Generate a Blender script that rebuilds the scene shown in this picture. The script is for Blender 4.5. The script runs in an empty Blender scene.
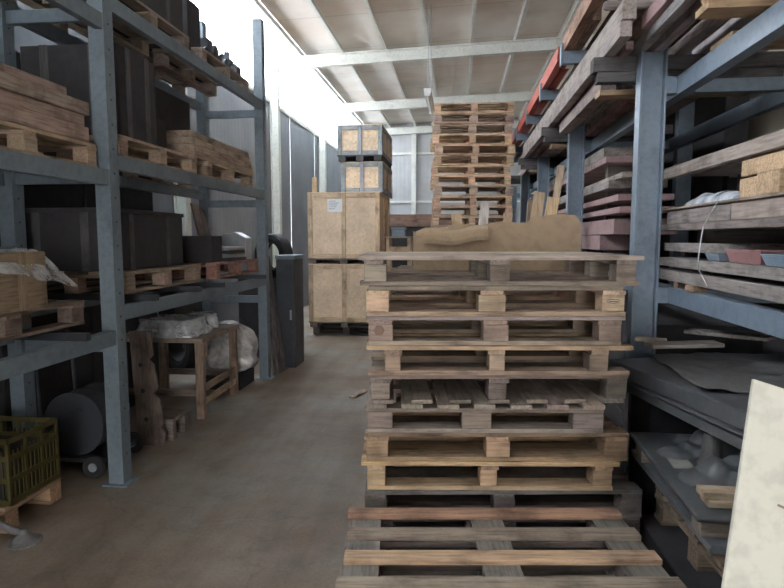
import bpy, bmesh, math, random
from mathutils import Vector, Matrix, noise
random.seed(7)
S = bpy.context.scene
COL = S.collection
R = math.radians
U = random.uniform

# ------------------------------------------------------------------ materials
def new_mat(name):
    m = bpy.data.materials.new(name); m.use_nodes = True
    nt = m.node_tree; b = nt.nodes['Principled BSDF']
    return m, nt, b

def N(nt, t, **kw):
    n = nt.nodes.new(t)
    for k, v in kw.items(): setattr(n, k, v)
    return n

def math_node(nt, op, a, b=None, clamp=False):
    n = N(nt, 'ShaderNodeMath', operation=op); n.use_clamp = clamp
    for i, v in enumerate((a, b)):
        if v is None: continue
        if isinstance(v, (int, float)): n.inputs[i].default_value = v
        else: nt.links.new(v, n.inputs[i])
    return n.outputs[0]

def mixc(nt, fac, a, b, mode='MIX'):
    n = N(nt, 'ShaderNodeMix', data_type='RGBA', blend_type=mode)
    if isinstance(fac, (int, float)): n.inputs[0].default_value = fac
    else: nt.links.new(fac, n.inputs[0])
    for i, v in ((6, a), (7, b)):
        if isinstance(v, tuple): n.inputs[i].default_value = (*v, 1)
        else: nt.links.new(v, n.inputs[i])
    return n.outputs[2]

def ramp(nt, src, stops):
    n = N(nt, 'ShaderNodeValToRGB')
    el = n.color_ramp.elements
    while len(el) < len(stops): el.new(0.5)
    for e, (p, c) in zip(el, stops): e.position = p; e.color = (*c, 1)
    nt.links.new(src, n.inputs[0])
    return n.outputs[0]

def coords(nt, scale, rnd=True):
    tc = N(nt, 'ShaderNodeTexCoord'); mp = N(nt, 'ShaderNodeMapping')
    mp.inputs['Scale'].default_value = scale
    nt.links.new(tc.outputs['Object'], mp.inputs[0])
    if rnd:
        oi = N(nt, 'ShaderNodeObjectInfo')
        v = N(nt, 'ShaderNodeVectorMath', operation='SCALE')
        cb = N(nt, 'ShaderNodeCombineXYZ')
        nt.links.new(math_node(nt, 'MULTIPLY', oi.outputs['Random'], 37.0), cb.inputs[0])
        nt.links.new(math_node(nt, 'MULTIPLY', oi.outputs['Random'], 91.0), cb.inputs[1])
        nt.links.new(cb.outputs[0], mp.inputs['Location'])
    return mp.outputs[0]

def noise_tex(nt, vec, scale, detail=4, rough=.55):
    n = N(nt, 'ShaderNodeTexNoise')
    n.inputs['Scale'].default_value = scale; n.inputs['Detail'].default_value = detail
    n.inputs['Roughness'].default_value = rough
    nt.links.new(vec, n.inputs[0])
    return n.outputs[0]

def bump(nt, b, h, strength=.3, dist=.01):
    n = N(nt, 'ShaderNodeBump'); n.inputs['Strength'].default_value = strength
    n.inputs['Distance'].default_value = dist
    nt.links.new(h, n.inputs['Height']); nt.links.new(n.outputs[0], b.inputs['Normal'])

def wood(name, axis):
    """Timber tinted by the object's own colour; grain runs along the given axis."""
    m, nt, b = new_mat(name)
    sc = [14, 14, 14]; sc[axis] = 1.1
    v = coords(nt, sc); v2 = coords(nt, (3, 3, 3))
    g = noise_tex(nt, v, 5, 6, .65); st = noise_tex(nt, v2, 1.6, 5, .6)
    oi = N(nt, 'ShaderNodeObjectInfo')
    gr = ramp(nt, g, [(.25, (.42, .39, .37)), (.5, (.95, .95, .95)), (.75, (1.25, 1.22, 1.18))])
    c = mixc(nt, 1, oi.outputs['Color'], gr, 'MULTIPLY')
    dk = ramp(nt, st, [(.32, (.42, .40, .39)), (.52, (1, 1, 1)), (.72, (1.16, 1.13, 1.1))])
    c = mixc(nt, .85, c, dk, 'MULTIPLY')
    nt.links.new(c, b.inputs['Base Color']); b.inputs['Roughness'].default_value = .85
    bump(nt, b, g, .5, .004)
    return m
WX, WY, WZ = wood('timber_grain_x', 0), wood('timber_grain_y', 1), wood('timber_grain_z', 2)

def painted(name, rgb, rough=.5, metal=0., spots=.35, scale=3., bmp=.15, dark=.45):
    m, nt, b = new_mat(name)
    v = coords(nt, (1, 1, 1))
    n = noise_tex(nt, v, scale, 7, .65)
    n2 = noise_tex(nt, v, scale * 9, 3, .6)
    d = tuple(k * dark for k in rgb); l = tuple(min(1, k * 1.15) for k in rgb)
    c = ramp(nt, n, [(.3, d), (.5, rgb), (.8, l)])
    c = mixc(nt, spots, rgb, c)
    c = mixc(nt, .35, c, ramp(nt, n2, [(.35, (.6, .6, .6)), (.55, (1, 1, 1))]), 'MULTIPLY')
    nt.links.new(c, b.inputs['Base Color'])
    b.inputs['Roughness'].default_value = rough; b.inputs['Metallic'].default_value = metal
    bump(nt, b, n2, bmp, .003)
    return m

BLUE = painted('blue_grey_rack_paint', (.20, .25, .305), .42, .1, .5)
GREYBLUE = painted('grey_rack_paint', (.19, .235, .27), .55, .1, .5)
DARKSTEEL = painted('dark_steel', (.06, .065, .075), .5, .3, .6)
GALV = painted('galvanised_steel', (.42, .44, .46), .4, .4, .4)
RED = painted('red_painted_steel', (.52, .09, .06), .55, 0, .5)
PINK = painted('faded_red_paint', (.36, .235, .23), .8, 0, .9, 5, dark=.6)
BLUEPL = painted('blue_grey_plastic', (.22, .28, .34), .5, 0, .5)
WHITE = painted('white_enamel', (.75, .75, .74), .4, 0, .2)
BEAMW = painted('pale_roof_steel', (.74, .75, .70), .5, 0, .35)
RUBBER = painted('black_rubber', (.022, .022, .024), .75, 0, .4)
YELLOW = painted('olive_yellow_plastic', (.075, .062, .014), .55, 0, .5)
CARD = painted('brown_cardboard', (.35, .25, .16), .9, 0, .4, 2)
DARKBOX = painted('dark_board_and_shade_panel', (.045, .042, .045), .9, 0, .7, 2)  # dark goods, also the added shade panels behind both racks
PANEL = painted('dark_grey_moulded_plastic', (.12, .125, .13), .3, 0, .6, 4, .25)
TARP = painted('dusty_grey_sheeting', (.16, .155, .15), .6, 0, .8, 5, .4)
PAPER = painted('paper', (.82, .82, .82), .8, 0, .15)
INK = painted('ink', (.08, .09, .1), .8, 0, 0)
SKIRT = painted('black_edging', (.05, .055, .065), .6, 0, .6)
CREAM = painted('cream_faced_board', (.66, .63, .52), .6, 0, .06, 2.2, .1, .8)
BRASS = painted('brown_stain', (.26, .2, .14), .7, 0, 0)

def osb(name, rgb, FL=.6):
    m, nt, b = new_mat(name)
    v = coords(nt, (1, 1, 1))
    vo = N(nt, 'ShaderNodeTexVoronoi'); vo.inputs['Scale'].default_value = 28
    nt.links.new(v, vo.inputs['Vector'])
    n = noise_tex(nt, v, 2.5, 5)
    vg = N(nt, 'ShaderNodeRGBToBW'); nt.links.new(vo.outputs['Color'], vg.inputs[0])
    c = mixc(nt, FL, rgb, ramp(nt, vg.outputs[0], [(.2, tuple(k*.72 for k in rgb)), (.8, tuple(min(1, k*1.2) for k in rgb))]))
    c = mixc(nt, .5, c, ramp(nt, n, [(.3, (.7, .66, .6)), (.6, (1.05, 1.05, 1.05))]), 'MULTIPLY')
    nt.links.new(c, b.inputs['Base Color']); b.inputs['Roughness'].default_value = .7
    return m
OSB = osb('flake_board', (.78, .61, .43), .6)
PLY = osb('plywood_face', (.78, .60, .43), .3)

def film(name, opacity=.45, tint=(.75, .78, .8)):
    m, nt, b = new_mat(name)
    v = coords(nt, (1, 1, 1))
    n = noise_tex(nt, v, 9, 4, .6)
    b.inputs['Base Color'].default_value = (*tint, 1); b.inputs['Roughness'].default_value = .12
    bump(nt, b, n, .6, .015)
    tr = N(nt, 'ShaderNodeBsdfTransparent'); mx = N(nt, 'ShaderNodeMixShader')
    f = ramp(nt, n, [(.35, (opacity * .5,) * 3), (.65, (min(1, opacity * 1.5),) * 3)])
    nt.links.new(f, mx.inputs[0]); nt.links.new(tr.outputs[0], mx.inputs[1]); nt.links.new(b.outputs[0], mx.inputs[2])
    nt.links.new(mx.outputs[0], nt.nodes['Material Output'].inputs[0])
    return m
FILM = film('clear_stretch_film')
BAG = film('milky_plastic_bag', .95, (.62, .60, .58))
WRAP = film('silvery_plastic_wrap', .85, (.68, .72, .78))

def floor_mat():
    m, nt, b = new_mat('worn_concrete_floor')
    v = coords(nt, (1, 1, 1), False)
    n1 = noise_tex(nt, v, .7, 6, .6); n2 = noise_tex(nt, v, 4.5, 8, .7); n3 = noise_tex(nt, v, 60, 3, .6)
    vs = coords(nt, (3.2, .45, 1), False); n4 = noise_tex(nt, vs, 1.5, 5, .6)
    c = ramp(nt, n1, [(.34, (.19, .135, .095)), (.5, (.28, .225, .175)), (.64, (.30, .285, .25))])
    c = mixc(nt, .8, c, ramp(nt, n2, [(.3, (.6, .58, .56)), (.5, (1, 1, 1)), (.75, (1.25, 1.22, 1.2))]), 'MULTIPLY')
    c = mixc(nt, .5, c, ramp(nt, n4, [(.35, (.65, .62, .6)), (.55, (1, 1, 1))]), 'MULTIPLY')
    c = mixc(nt, .35, c, ramp(nt, n3, [(.3, (.6, .6, .6)), (.6, (1.1, 1.1, 1.1))]), 'MULTIPLY')
    vo = N(nt, 'ShaderNodeTexVoronoi', feature='DISTANCE_TO_EDGE'); vo.inputs['Scale'].default_value = .45
    nv = N(nt, 'ShaderNodeVectorMath', operation='ADD')
    ns = N(nt, 'ShaderNodeTexNoise'); ns.inputs['Scale'].default_value = 1.2; ns.inputs['Detail'].default_value = 5
    nt.links.new(v, ns.inputs[0])
    nt.links.new(v, nv.inputs[0]); nt.links.new(ns.outputs[1], nv.inputs[1]); nt.links.new(nv.outputs[0], vo.inputs['Vector'])
    c = mixc(nt, .22, c, ramp(nt, vo.outputs['Distance'], [(0, (.35, .33, .3)), (.005, (1, 1, 1))]), 'MULTIPLY')
    nt.links.new(c, b.inputs['Base Color'])
    nt.links.new(ramp(nt, n2, [(.3, (.5,) * 3), (.7, (.8,) * 3)]), b.inputs['Roughness'])
    bump(nt, b, n2, .35, .01)
    return m
FLOORM = floor_mat()

def wall_mat(name, rgb, sx=2.2, axis='Y', ribs=22):
    m, nt, b = new_mat(name)
    v = coords(nt, (1, 1, 1), False)
    n = noise_tex(nt, v, 1.3, 6, .6)
    c = ramp(nt, n, [(.3, tuple(k * .75 for k in rgb)), (.6, rgb)])
    nt.links.new(c, b.inputs['Base Color']); b.inputs['Roughness'].default_value = .6
    w = N(nt, 'ShaderNodeTexWave', wave_type='BANDS', bands_direction=axis)
    w.inputs['Scale'].default_value = ribs / 10
    nt.links.new(v, w.inputs['Vector'])
    bump(nt, b, w.outputs[1], .12, .02)
    return m
WALLM = wall_mat('ribbed_grey_wall_sheet', (.25, .27, .30))
BACKM = wall_mat('pale_wall_panel', (.50, .51, .52), axis='X')
SIDEM = wall_mat('side_wall_panel', (.40, .36, .28))

def roof_mat():
    m, nt, b = new_mat('stained_roof_sheet')
    v = coords(nt, (1, 1, 1), False)
    n = noise_tex(nt, v, .8, 7, .6); n2 = noise_tex(nt, v, .35, 4, .5)
    c = ramp(nt, n, [(.3, (.55, .51, .46)), (.5, (.70, .67, .63)), (.7, (.80, .785, .76))])
    c = mixc(nt, ramp(nt, n2, [(.5, (0, 0, 0)), (.62, (.55,) * 3)]), c, (.64, .53, .46))
    sx = N(nt, 'ShaderNodeSeparateXYZ'); nt.links.new(v, sx.inputs[0])
    fr = math_node(nt, 'FRACT', math_node(nt, 'MULTIPLY', sx.outputs[1], .62))
    ln = ramp(nt, fr, [(0, (.45,) * 3), (.022, (1, 1, 1))])
    c = mixc(nt, .7, c, ln, 'MULTIPLY')
    nt.links.new(c, b.inputs['Base Color']); b.inputs['Roughness'].default_value = .7
    t = N(nt, 'ShaderNodeBsdfTranslucent'); nt.links.new(c, t.inputs[0])
    mx = N(nt, 'ShaderNodeMixShader'); mx.inputs[0].default_value = .05
    nt.links.new(b.outputs[0], mx.inputs[1]); nt.links.new(t.outputs[0], mx.inputs[2]); nt.links.new(mx.outputs[0], nt.nodes['Material Output'].inputs[0])
    return m
ROOFM = roof_mat()

def translucent_mat():
    m, nt, b = new_mat('translucent_roof_light')
    t = N(nt, 'ShaderNodeBsdfTranslucent'); t.inputs[0].default_value = (.75, .8, .85, 1)
    mx = N(nt, 'ShaderNodeMixShader'); mx.inputs[0].default_value = .25
    b.inputs['Base Color'].default_value = (.8, .8, .8, 1)
    nt.links.new(t.outputs[0], mx.inputs[1]); nt.links.new(b.outputs[0], mx.inputs[2])
    nt.links.new(mx.outputs[0], nt.nodes['Material Output'].inputs[0])
    return m
SKYLIGHT = translucent_mat()

def glass_mat():
    m, nt, b = new_mat('window_pane_glass')
    tr = N(nt, 'ShaderNodeBsdfTransparent'); tr.inputs[0].default_value = (.95, .97, 1, 1)
    gl = N(nt, 'ShaderNodeBsdfGlossy'); gl.inputs['Roughness'].default_value = .03
    mx = N(nt, 'ShaderNodeMixShader'); mx.inputs[0].default_value = .05
    nt.links.new(tr.outputs[0], mx.inputs[1]); nt.links.new(gl.outputs[0], mx.inputs[2])
    nt.links.new(mx.outputs[0], nt.nodes['Material Output'].inputs[0])
    return m
GLASS = glass_mat()

# ------------------------------------------------------------------ mesh helpers
class MB:
    def __init__(s): s.bm = bmesh.new()
    def box(s, x0, x1, y0, y1, z0, z1, rot=None):
        vs = [s.bm.verts.new(p) for p in ((x0,y0,z0),(x1,y0,z0),(x1,y1,z0),(x0,y1,z0),(x0,y0,z1),(x1,y0,z1),(x1,y1,z1),(x0,y1,z1))]
        for f in ((3,2,1,0),(4,5,6,7),(0,1,5,4),(1,2,6,5),(2,3,7,6),(3,0,4,7)): s.bm.faces.new([vs[i] for i in f])
        return vs
    def bar(s, a, b, w, h, up=(0,0,1)):
        a, b = Vector(a), Vector(b); d = (b - a).normalized()
        up = Vector(up)
        if abs(d.dot(up)) > .98: up = Vector((0,1,0))
        sx = d.cross(up).normalized(); uz = sx.cross(d).normalized()
        vs = [s.bm.verts.new(p + sx*i*w/2 + uz*j*h/2) for p in (a, b) for i, j in ((-1,-1),(1,-1),(1,1),(-1,1))]
        for f in ((3,2,1,0),(4,5,6,7),(0,1,5,4),(1,2,6,5),(2,3,7,6),(3,0,4,7)): s.bm.faces.new([vs[i] for i in f])
    def tube(s, pts, r, n=10, closed=False):
        pts = [Vector(p) for p in pts]; rings = []
        for i, p in enumerate(pts):
            if closed: d = (pts[(i+1) % len(pts)] - pts[i-1]).normalized()
            else: d = (pts[min(i+1, len(pts)-1)] - pts[max(i-1, 0)]).normalized()
            up = Vector((0,0,1)) if abs(d.z) < .9 else Vector((0,1,0))
            a = d.cross(up).normalized(); b = d.cross(a).normalized()
            rr = r[i] if isinstance(r, (list, tuple)) else r
            rings.append([s.bm.verts.new(p + (a*math.cos(2*math.pi*k/n) + b*math.sin(2*math.pi*k/n))*rr) for k in range(n)])
        m = len(rings)
        for i in range(m if closed else m-1):
            A, B = rings[i], rings[(i+1) % m]
            for k in range(n): s.bm.faces.new((A[k], A[(k+1)%n], B[(k+1)%n], B[k]))
        if not closed:
            s.bm.faces.new(rings[0][::-1]); s.bm.faces.new(rings[-1])
    def lathe(s, prof, c=(0,0,0), axis='z', n=28, closed=False):
        rings = []
        for r, h in prof:
            ring = []
            for k in range(n):
                a = 2*math.pi*k/n; p = (r*math.cos(a), r*math.sin(a), h)
                if axis == 'x': p = (p[2], p[0], p[1])
                if axis == 'y': p = (p[0], p[2], p[1])
                ring.append(s.bm.verts.new(Vector(p) + Vector(c)))
            rings.append(ring)
        m = len(rings)
        for i in range(m if closed else m-1):
            A, B = rings[i], rings[(i+1) % m]
            for k in range(n): s.bm.faces.new((A[k], A[(k+1)%n], B[(k+1)%n], B[k]))
        if not closed:
            s.bm.faces.new(rings[0][::-1]); s.bm.faces.new(rings[-1])
    def prism(s, pts, t):
        """polygon pts (3D, planar) extruded by the vector t"""
        a = [s.bm.verts.new(p) for p in pts]; b = [s.bm.verts.new(Vector(p)+Vector(t)) for p in pts]
        s.bm.faces.new(a[::-1]); s.bm.faces.new(b)
        n = len(a)
        for i in range(n): s.bm.faces.new((a[i], a[(i+1)%n], b[(i+1)%n], b[i]))
    def grid(s, nx, ny, fn, t=None):
        """sheet surface fn(u,v)->point; with thickness t it is closed underneath"""
        top = [[s.bm.verts.new(fn(i/nx, j/ny)) for j in range(ny+1)] for i in range(nx+1)]
        for i in range(nx):
            for j in range(ny): s.bm.faces.new((top[i][j], top[i+1][j], top[i+1][j+1], top[i][j+1]))
        if t:
            bot = [[s.bm.verts.new(v.co - Vector((0,0,t)) if not isinstance(t, tuple) else v.co - Vector(t)) for v in row] for row in top]
            for i in range(nx):
                for j in range(ny): s.bm.faces.new((bot[i][j+1], bot[i+1][j+1], bot[i+1][j], bot[i][j]))
            for i in range(nx):
                s.bm.faces.new((top[i+1][0], top[i][0], bot[i][0], bot[i+1][0])); s.bm.faces.new((top[i][ny], top[i+1][ny], bot[i+1][ny], bot[i][ny]))
            for j in range(ny):
                s.bm.faces.new((top[0][j], top[0][j+1], bot[0][j+1], bot[0][j])); s.bm.faces.new((top[nx][j+1], top[nx][j], bot[nx][j], bot[nx][j+1]))
    def build(s, name, mat, parent=None, color=None, bevel=0, smooth=False, loc=None):
        bmesh.ops.recalc_face_normals(s.bm, faces=s.bm.faces[:])
        me = bpy.data.meshes.new(name)
        if smooth:
            for f in s.bm.faces: f.smooth = True
        s.bm.to_mesh(me); s.bm.free()
        o = bpy.data.objects.new(name, me); COL.objects.link(o)
        me.materials.append(mat)
        if parent: o.parent = parent
        if color: o.color = (*color, 1)
        if loc: o.location = loc
        if bevel:
            b = o.modifiers.new('edge', 'BEVEL'); b.width = bevel; b.segments = 2; b.limit_method = 'ANGLE'
        return o

def tag(o, label, cat, group=None, kind=None):
    if label: o['label'] = label
    if cat: o['category'] = cat
    if group: o['group'] = group
    if kind: o['kind'] = kind
    return o
def empty(name, loc, rz, label, cat, group=None):
    o = bpy.data.objects.new(name, None); COL.objects.link(o)
    o.location = loc; o.rotation_euler = (0, 0, rz); o.empty_display_size = .1
    return tag(o, label, cat, group)
def struct(o): o['kind'] = 'structure'; return o
def copy_tree(o, parent=None):
    c = o.copy(); COL.objects.link(c); c.parent = parent
    for ch in [k for k in o.children]: copy_tree(ch, c)
    return c
ORD = ['topmost','second','third','fourth','fifth','sixth','seventh','eighth','ninth','tenth','eleventh','twelfth','thirteenth','fourteenth','fifteenth','sixteenth','seventeenth','eighteenth','nineteenth','twentieth','twenty-first','twenty-second','twenty-third','twenty-fourth','twenty-fifth']
def ordtop(i, n):
    return 'topmost' if i == 0 else ('bottommost' if i == n-1 else ORD[i]+' from top')
def jit(c, a=.12):
    k = 1 + U(-a, a)
    return tuple(max(.01, min(1, v*k*(1+U(-.04, .04)))) for v in c)
# timber tones
GREYW=(.22,.19,.17); BROWNW=(.26,.19,.14); WARMW=(.42,.285,.18); ORANGEW=(.46,.27,.155); PALEW=(.5,.38,.27); DARKW=(.12,.10,.09)

# ------------------------------------------------------------------ the hall
XL, XR, Y0, Y1 = -3.6, 2.65, -7.0, 18.8
def roofz(x): return 5.10 + .036*(x+3.5)
m = MB(); m.box(XL-.3, XR+.3, Y0-1, Y1+.3, -.15, 0); struct(m.build('floor', FLOORM))
m = MB()
ys = [Y0, -2.6, .4, 3.3, 5.9, 8.2, 10.3, 12.42, 14.55, 16.6, Y1]
for a, b in zip(ys, ys[1:]):
    ga = .022 if a > 12 and a < 15 else .006; gb = .022 if b > 12 and b < 15 else .006
    m.box(XL-.02, XL, a+ga, b-gb, 0, 4.14)
struct(m.build('wall_left', WALLM))
m = MB(); m.box(XL-.1, XL+.03, Y0, Y1, 4.145, 4.21); struct(m.build('trim_1', BEAMW))
m = MB(); m.box(XR, XR+.1, Y0, Y1, 0, 5.4); struct(m.build('wall_right', SIDEM))
m = MB(); m.box(XL, XR, Y1, Y1+.1, 0, 5.4); struct(m.build('wall_back', BACKM))
# wall behind the camera, unseen; its door opening is sized for the light it lets in
m = MB(); m.box(XL-.1, -2.9, Y0-.1, Y0, 0, 5.3); m.box(2.2, XR+.1, Y0-.1, Y0, 0, 5.4); m.box(-2.9, -.2, Y0-.1, Y0, 0, 5.3); m.box(-.2, 2.2, Y0-.1, Y0, 3.6, 5.3)
struct(m.build('wall_front', WALLM))
# back wall rails and posts
m = MB()
for z in (2.7, 4.2): m.box(-3.5, XR-.1, Y1-.06, Y1-.003, z, z+.07)
for x in (-3.3, -1.46, .45, 2.2): m.box(x-.07, x+.07, Y1-.16, Y1-.065, 0, 4.9)
struct(m.build('trim_2', BEAMW))
# roof: sheets on the right, one translucent strip along the eave
def roof_slab(x0, x1, name, mat):
    m = MB(); z0, z1 = roofz(x0), roofz(x1)
    m.prism([(x0,Y0-.2,z0),(x1,Y0-.2,z1),(x1,Y0-.2,z1+.05),(x0,Y0-.2,z0+.05)], (0, Y1-Y0+.3, 0))
    return struct(m.build(name, mat))
roof_slab(-3.0, XR+.15, 'ceiling', ROOFM)
roof_slab(XL-.25, -3.005, 'window_2', SKYLIGHT)
for i in range(8):                                        # purlins
    x = -2.98 + i*.79
    m = MB(); z = roofz(x)
    m.box(x-.03, x-.024, Y0, Y1-.01, z-.15, z-.004); m.box(x-.03, x+.03, Y0, Y1-.01, z-.156, z-.15)
    struct(m.build('trim_%d' % (10+i), BEAMW))
for i, y in enumerate((-4.6, -.7, 3.2, 7.2, 11.1, 15.0, 18.55)):   # rafters with wall columns
    m = MB(); xa, xb = XL+.02, XR-.02
    za, zb = roofz(xa)-.16, roofz(xb)-.16
    for (t, h0, h1) in ((.07, 0, -.02), (.02, -.02, -.19), (.07, -.19, -.21)):
        m.prism([(xa,y-t,za+h1),(xb,y-t,zb+h1),(xb,y-t,zb+h0),(xa,y-t,za+h0)], (0, 2*t, 0))
    for x in (XL+.1, XR-.1):
        m.box(x-.08, x-.065, y-.07, y+.07, 0, roofz(x)-.32); m.box(x+.065, x+.08, y-.07, y+.07, 0, roofz(x)-.32); m.box(x-.065, x+.065, y-.006, y+.006, 0, roofz(x)-.32)
    struct(m.build('trim_%d' % (20+i), BEAMW))
# window band under the eave
m = MB()
for y in (-6, -4, -2, 0, 2, 4, 6, 8, 9.6, 13.1, 17): m.box(XL-.06, XL-.01, y-.02, y+.02, 4.215, 5.05)
m.box(XL-.06, XL-.01, Y0, Y1, 5.05, 5.085)
w = struct(m.build('window_1', BEAMW))
m = MB(); m.box(XL-.045, XL-.04, Y0, Y1, 4.22, 5.045); pn = m.build('pane', GLASS, w)

# fluorescent fitting hung under the roof
t = empty('strip_light', (-.475, 9.1, 3.60), 0, 'white fluorescent strip light hanging under the roof beside the tall pallet stack', 'light')
m = MB(); m.box(-.05, .05, -.6, .6, .03, .09); m.build('housing', WHITE, t)
m = MB(); m.tube([(0,-.58,0),(0,.58,0)], .016, 10); m.build('tube', WHITE, t)
m = MB(); m.box(-.04,.04,-.62,-.58,-.02,.06); m.box(-.04,.04,.58,.62,-.02,.06); m.build('end_cap', WHITE, t)
for q in (-.4,.4):
    m = MB(); m.tube([(0,q,.09),(0,q,1.58)], .004, 6); m.build('hanger', GALV, t)

# ------------------------------------------------------------------ pallets
def pallet(label, loc, rz, W=1.2, D=.8, Hh=.137, ndeck=5, bw=.10, blk=.10, cx=None, mid=0, over=0, bover=0, tint=GREYW, dtint=None, run='x', group=None, var=.16, nx=None, wob=.008, t=.02, nbot=3, dtl=None):
    """Pallet: deck boards, cross boards, blocks and bottom boards; its base centre at loc."""
    p = empty('pallet', loc, rz, label, 'pallet', group)
    dt = dtint or tint
    cx = cx or (-W/2+blk/2, mid, W/2-blk/2)
    hb = Hh - 3*t                     # block height
    rows = (-D/2+.05, 0, D/2-.05)
    zb = t
    for j, y in enumerate(rows if nbot == 3 else ()):
        m = MB(); m.box(-W/2-bover, W/2+bover, y-.05+U(-wob,wob)/2, y+.05, 0, t); m.build('bottom_board', WX, p, jit(tint, var), .002)
    if nbot == 7:                     # bottom boards seen end on
        for k in range(7):
            x = -W/2+.06+k*(W-.12)/6; m = MB(); m.box(x-.05, x+.05, -D/2, D/2, 0, t*.9); m.build('bottom_board', WY, p, jit(tint, var), .002)
    for x in cx:
        for y in rows:
            w = blk/2 + U(-.006, .012)
            m = MB(); xx = x + U(-wob, wob)
            m.box(max(xx-w,-W/2), min(xx+w,W/2), y-.05+U(0,.006), y+.05, zb, zb+hb); m.build('block', WX, p, jit(tint, var*1.5), .003)
    if run == 'x':
        for x in cx:
            m = MB(); m.box(max(x-blk/2,-W/2), min(x+blk/2,W/2), -D/2, D/2, zb+hb, zb+hb+t); m.build('cross_board', WY, p, jit(tint, var), .002)
        for k in range(ndeck):
            y = -D/2+bw/2 + k*(D-bw)/(ndeck-1)
            a, b = U(-wob, wob), U(-wob, wob)
            m = MB(); m.box(-W/2-over+a, W/2+over+b, y-bw/2, y+bw/2, zb+hb+t, Hh)
            m.build('deck_board', WX, p, jit(dtl[k] if dtl else dt, var*1.3), .002)
    else:
        for y in rows:
            m = MB(); m.box(-W/2, W/2, y-.05, y+.05, zb+hb, zb+hb+t); m.build('cross_board', WX, p, jit(tint, var), .002)
        for k in range(ndeck+2):
            x = -W/2+bw/2 + k*(W-bw)/(ndeck+1)
            m = MB(); m.box(x-bw/2, x+bw/2, -D/2-.01+U(-wob,wob), D/2+U(-wob,wob), zb+hb+t, Hh); m.build('deck_board', WY, p, jit(dt, var*1.3), .002)
    return p

YAW = R(6.5)
c_, s_ = math.cos(YAW), math.sin(YAW)
def near(xl, yl):      # the two near stacks share a frame turned 6.5 degrees
    return (.185 + xl*c_ - yl*s_, 2.73 + xl*s_ + yl*c_)
# near stack, eleven pallets from the top down: (x shift, width, deck overhang, bottom overhang, block width, mid, tint, deck tint, kind)
NS = [
 dict(x=.0,  W=1.17, over=.03, bover=.02, blk=.09, tint=(.29,.23,.185), dtint=(.44,.36,.29), lab='weathered grey pallet with wide overhanging deck, topmost in the near stack'),
 dict(x=-.02, W=1.12, over=-.01, blk=.105, tint=(.52,.37,.25), dtint=(.32,.25,.19), mid=-.02, lab='pallet with pale new corner blocks, second from top in the near stack'),
 dict(x=-.02, W=1.10, over=.01, blk=.11, tint=(.33,.25,.195), dtint=(.30,.24,.2), lab='grey brown pallet with stained corner block, third from top in the near stack'),
 dict(x=.0, W=1.14, over=.01, bover=0, blk=.08, cx=(-.465,-.01,.44), tint=(.38,.28,.2), dtint=(.46,.32,.2), lab='warm brown pallet with inset blocks, fourth from top in the near stack'),
 dict(x=.0, W=1.13, over=0, blk=.095, tint=(.25,.2,.165), dtint=(.29,.23,.185), nbot=7, lab='grey pallet over a row of board ends, fifth from top in the near stack'),
 dict(x=-.06, W=1.05, over=.03, blk=.13, mid=-.03, tint=(.28,.225,.185), dtint=(.32,.26,.21), run='y', lab='short grey pallet showing deck board ends, sixth from top in the near stack'),
 dict(x=.0, W=1.16, over=-.005, blk=.105, tint=(.38,.25,.16), dtint=(.30,.2,.13), lab='brown pallet with orange blocks, seventh from top in the near stack'),
 dict(x=-.03, W=1.09, over=.03, blk=.085, tint=(.44,.31,.19), dtint=(.52,.35,.2), lab='orange toned pallet with a light front board, eighth from top in the near stack'),
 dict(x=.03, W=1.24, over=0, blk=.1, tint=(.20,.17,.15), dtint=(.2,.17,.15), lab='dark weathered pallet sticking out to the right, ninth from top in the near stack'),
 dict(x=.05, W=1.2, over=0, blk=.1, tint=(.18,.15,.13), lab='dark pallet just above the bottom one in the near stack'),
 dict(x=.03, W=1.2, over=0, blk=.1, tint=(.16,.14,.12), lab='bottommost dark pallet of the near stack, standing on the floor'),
]
ph = .137
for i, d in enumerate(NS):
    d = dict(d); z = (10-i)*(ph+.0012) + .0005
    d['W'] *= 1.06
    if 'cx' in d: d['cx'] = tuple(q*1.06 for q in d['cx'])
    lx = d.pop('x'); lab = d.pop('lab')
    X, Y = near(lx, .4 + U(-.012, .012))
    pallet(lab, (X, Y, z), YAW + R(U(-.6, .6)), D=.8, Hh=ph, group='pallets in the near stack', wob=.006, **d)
# paint mark on the corner block of the third pallet is part of that block's board: small branded oval on the second
p3 = [o for o in COL.objects if o.get('label', '').startswith('grey brown pallet with stained')][0]
m = MB(); m.lathe([(.001,-.0012),(.022,-.001),(.026,0),(.001,.0)], (-.535,-.4005,.07), 'y', 6); m.build('red_stain', painted('old_red_stain', (.24,.145,.11), .9), p3)
# low stack in front: three pallets of narrow slats
for i, (lab, tt) in enumerate((('slatted brown pallet on top of the low stack nearest the camera', (.33,.22,.155)), ('grey slatted pallet in the middle of the low stack nearest the camera', (.2,.165,.14)), ('bottommost slatted pallet of the low stack nearest the camera', (.17,.145,.125)))):
    X, Y = near(-.085 + (.0, .012, -.01)[i], -.555 + (0, .01, -.008)[i])
    pallet(lab, (X, Y, (2-i)*.1345+.0005), YAW + (0, R(.5), R(-.6))[i], W=1.195, D=.79, Hh=.1335, ndeck=5, bw=.072, blk=.14, tint=(.23,.195,.17), dtint=tt, t=.022, group='low stack of slatted pallets', wob=.012, var=.15, dtl=[(.36,.27,.2),(.35,.265,.205),(.46,.31,.21),(.31,.235,.185),(.50,.31,.20)] if i == 0 else None)
# third stack behind the near one, carrying the offcut box
for i in range(10):
    pallet(('topmost brown pallet behind the near stack, under the cardboard box' if i == 0 else 'weathered pallet %s in the stack behind the near stack' % ordtop(i, 10)),
           (.16+U(-.02,.02), 4.12+U(-.015,.015), (9-i)*.1392+.0005), R(3+U(-1,1)), D=.8, W=1.2, Hh=.138, tint=(.3,.22,.16), group='pallets behind the near stack')
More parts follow.
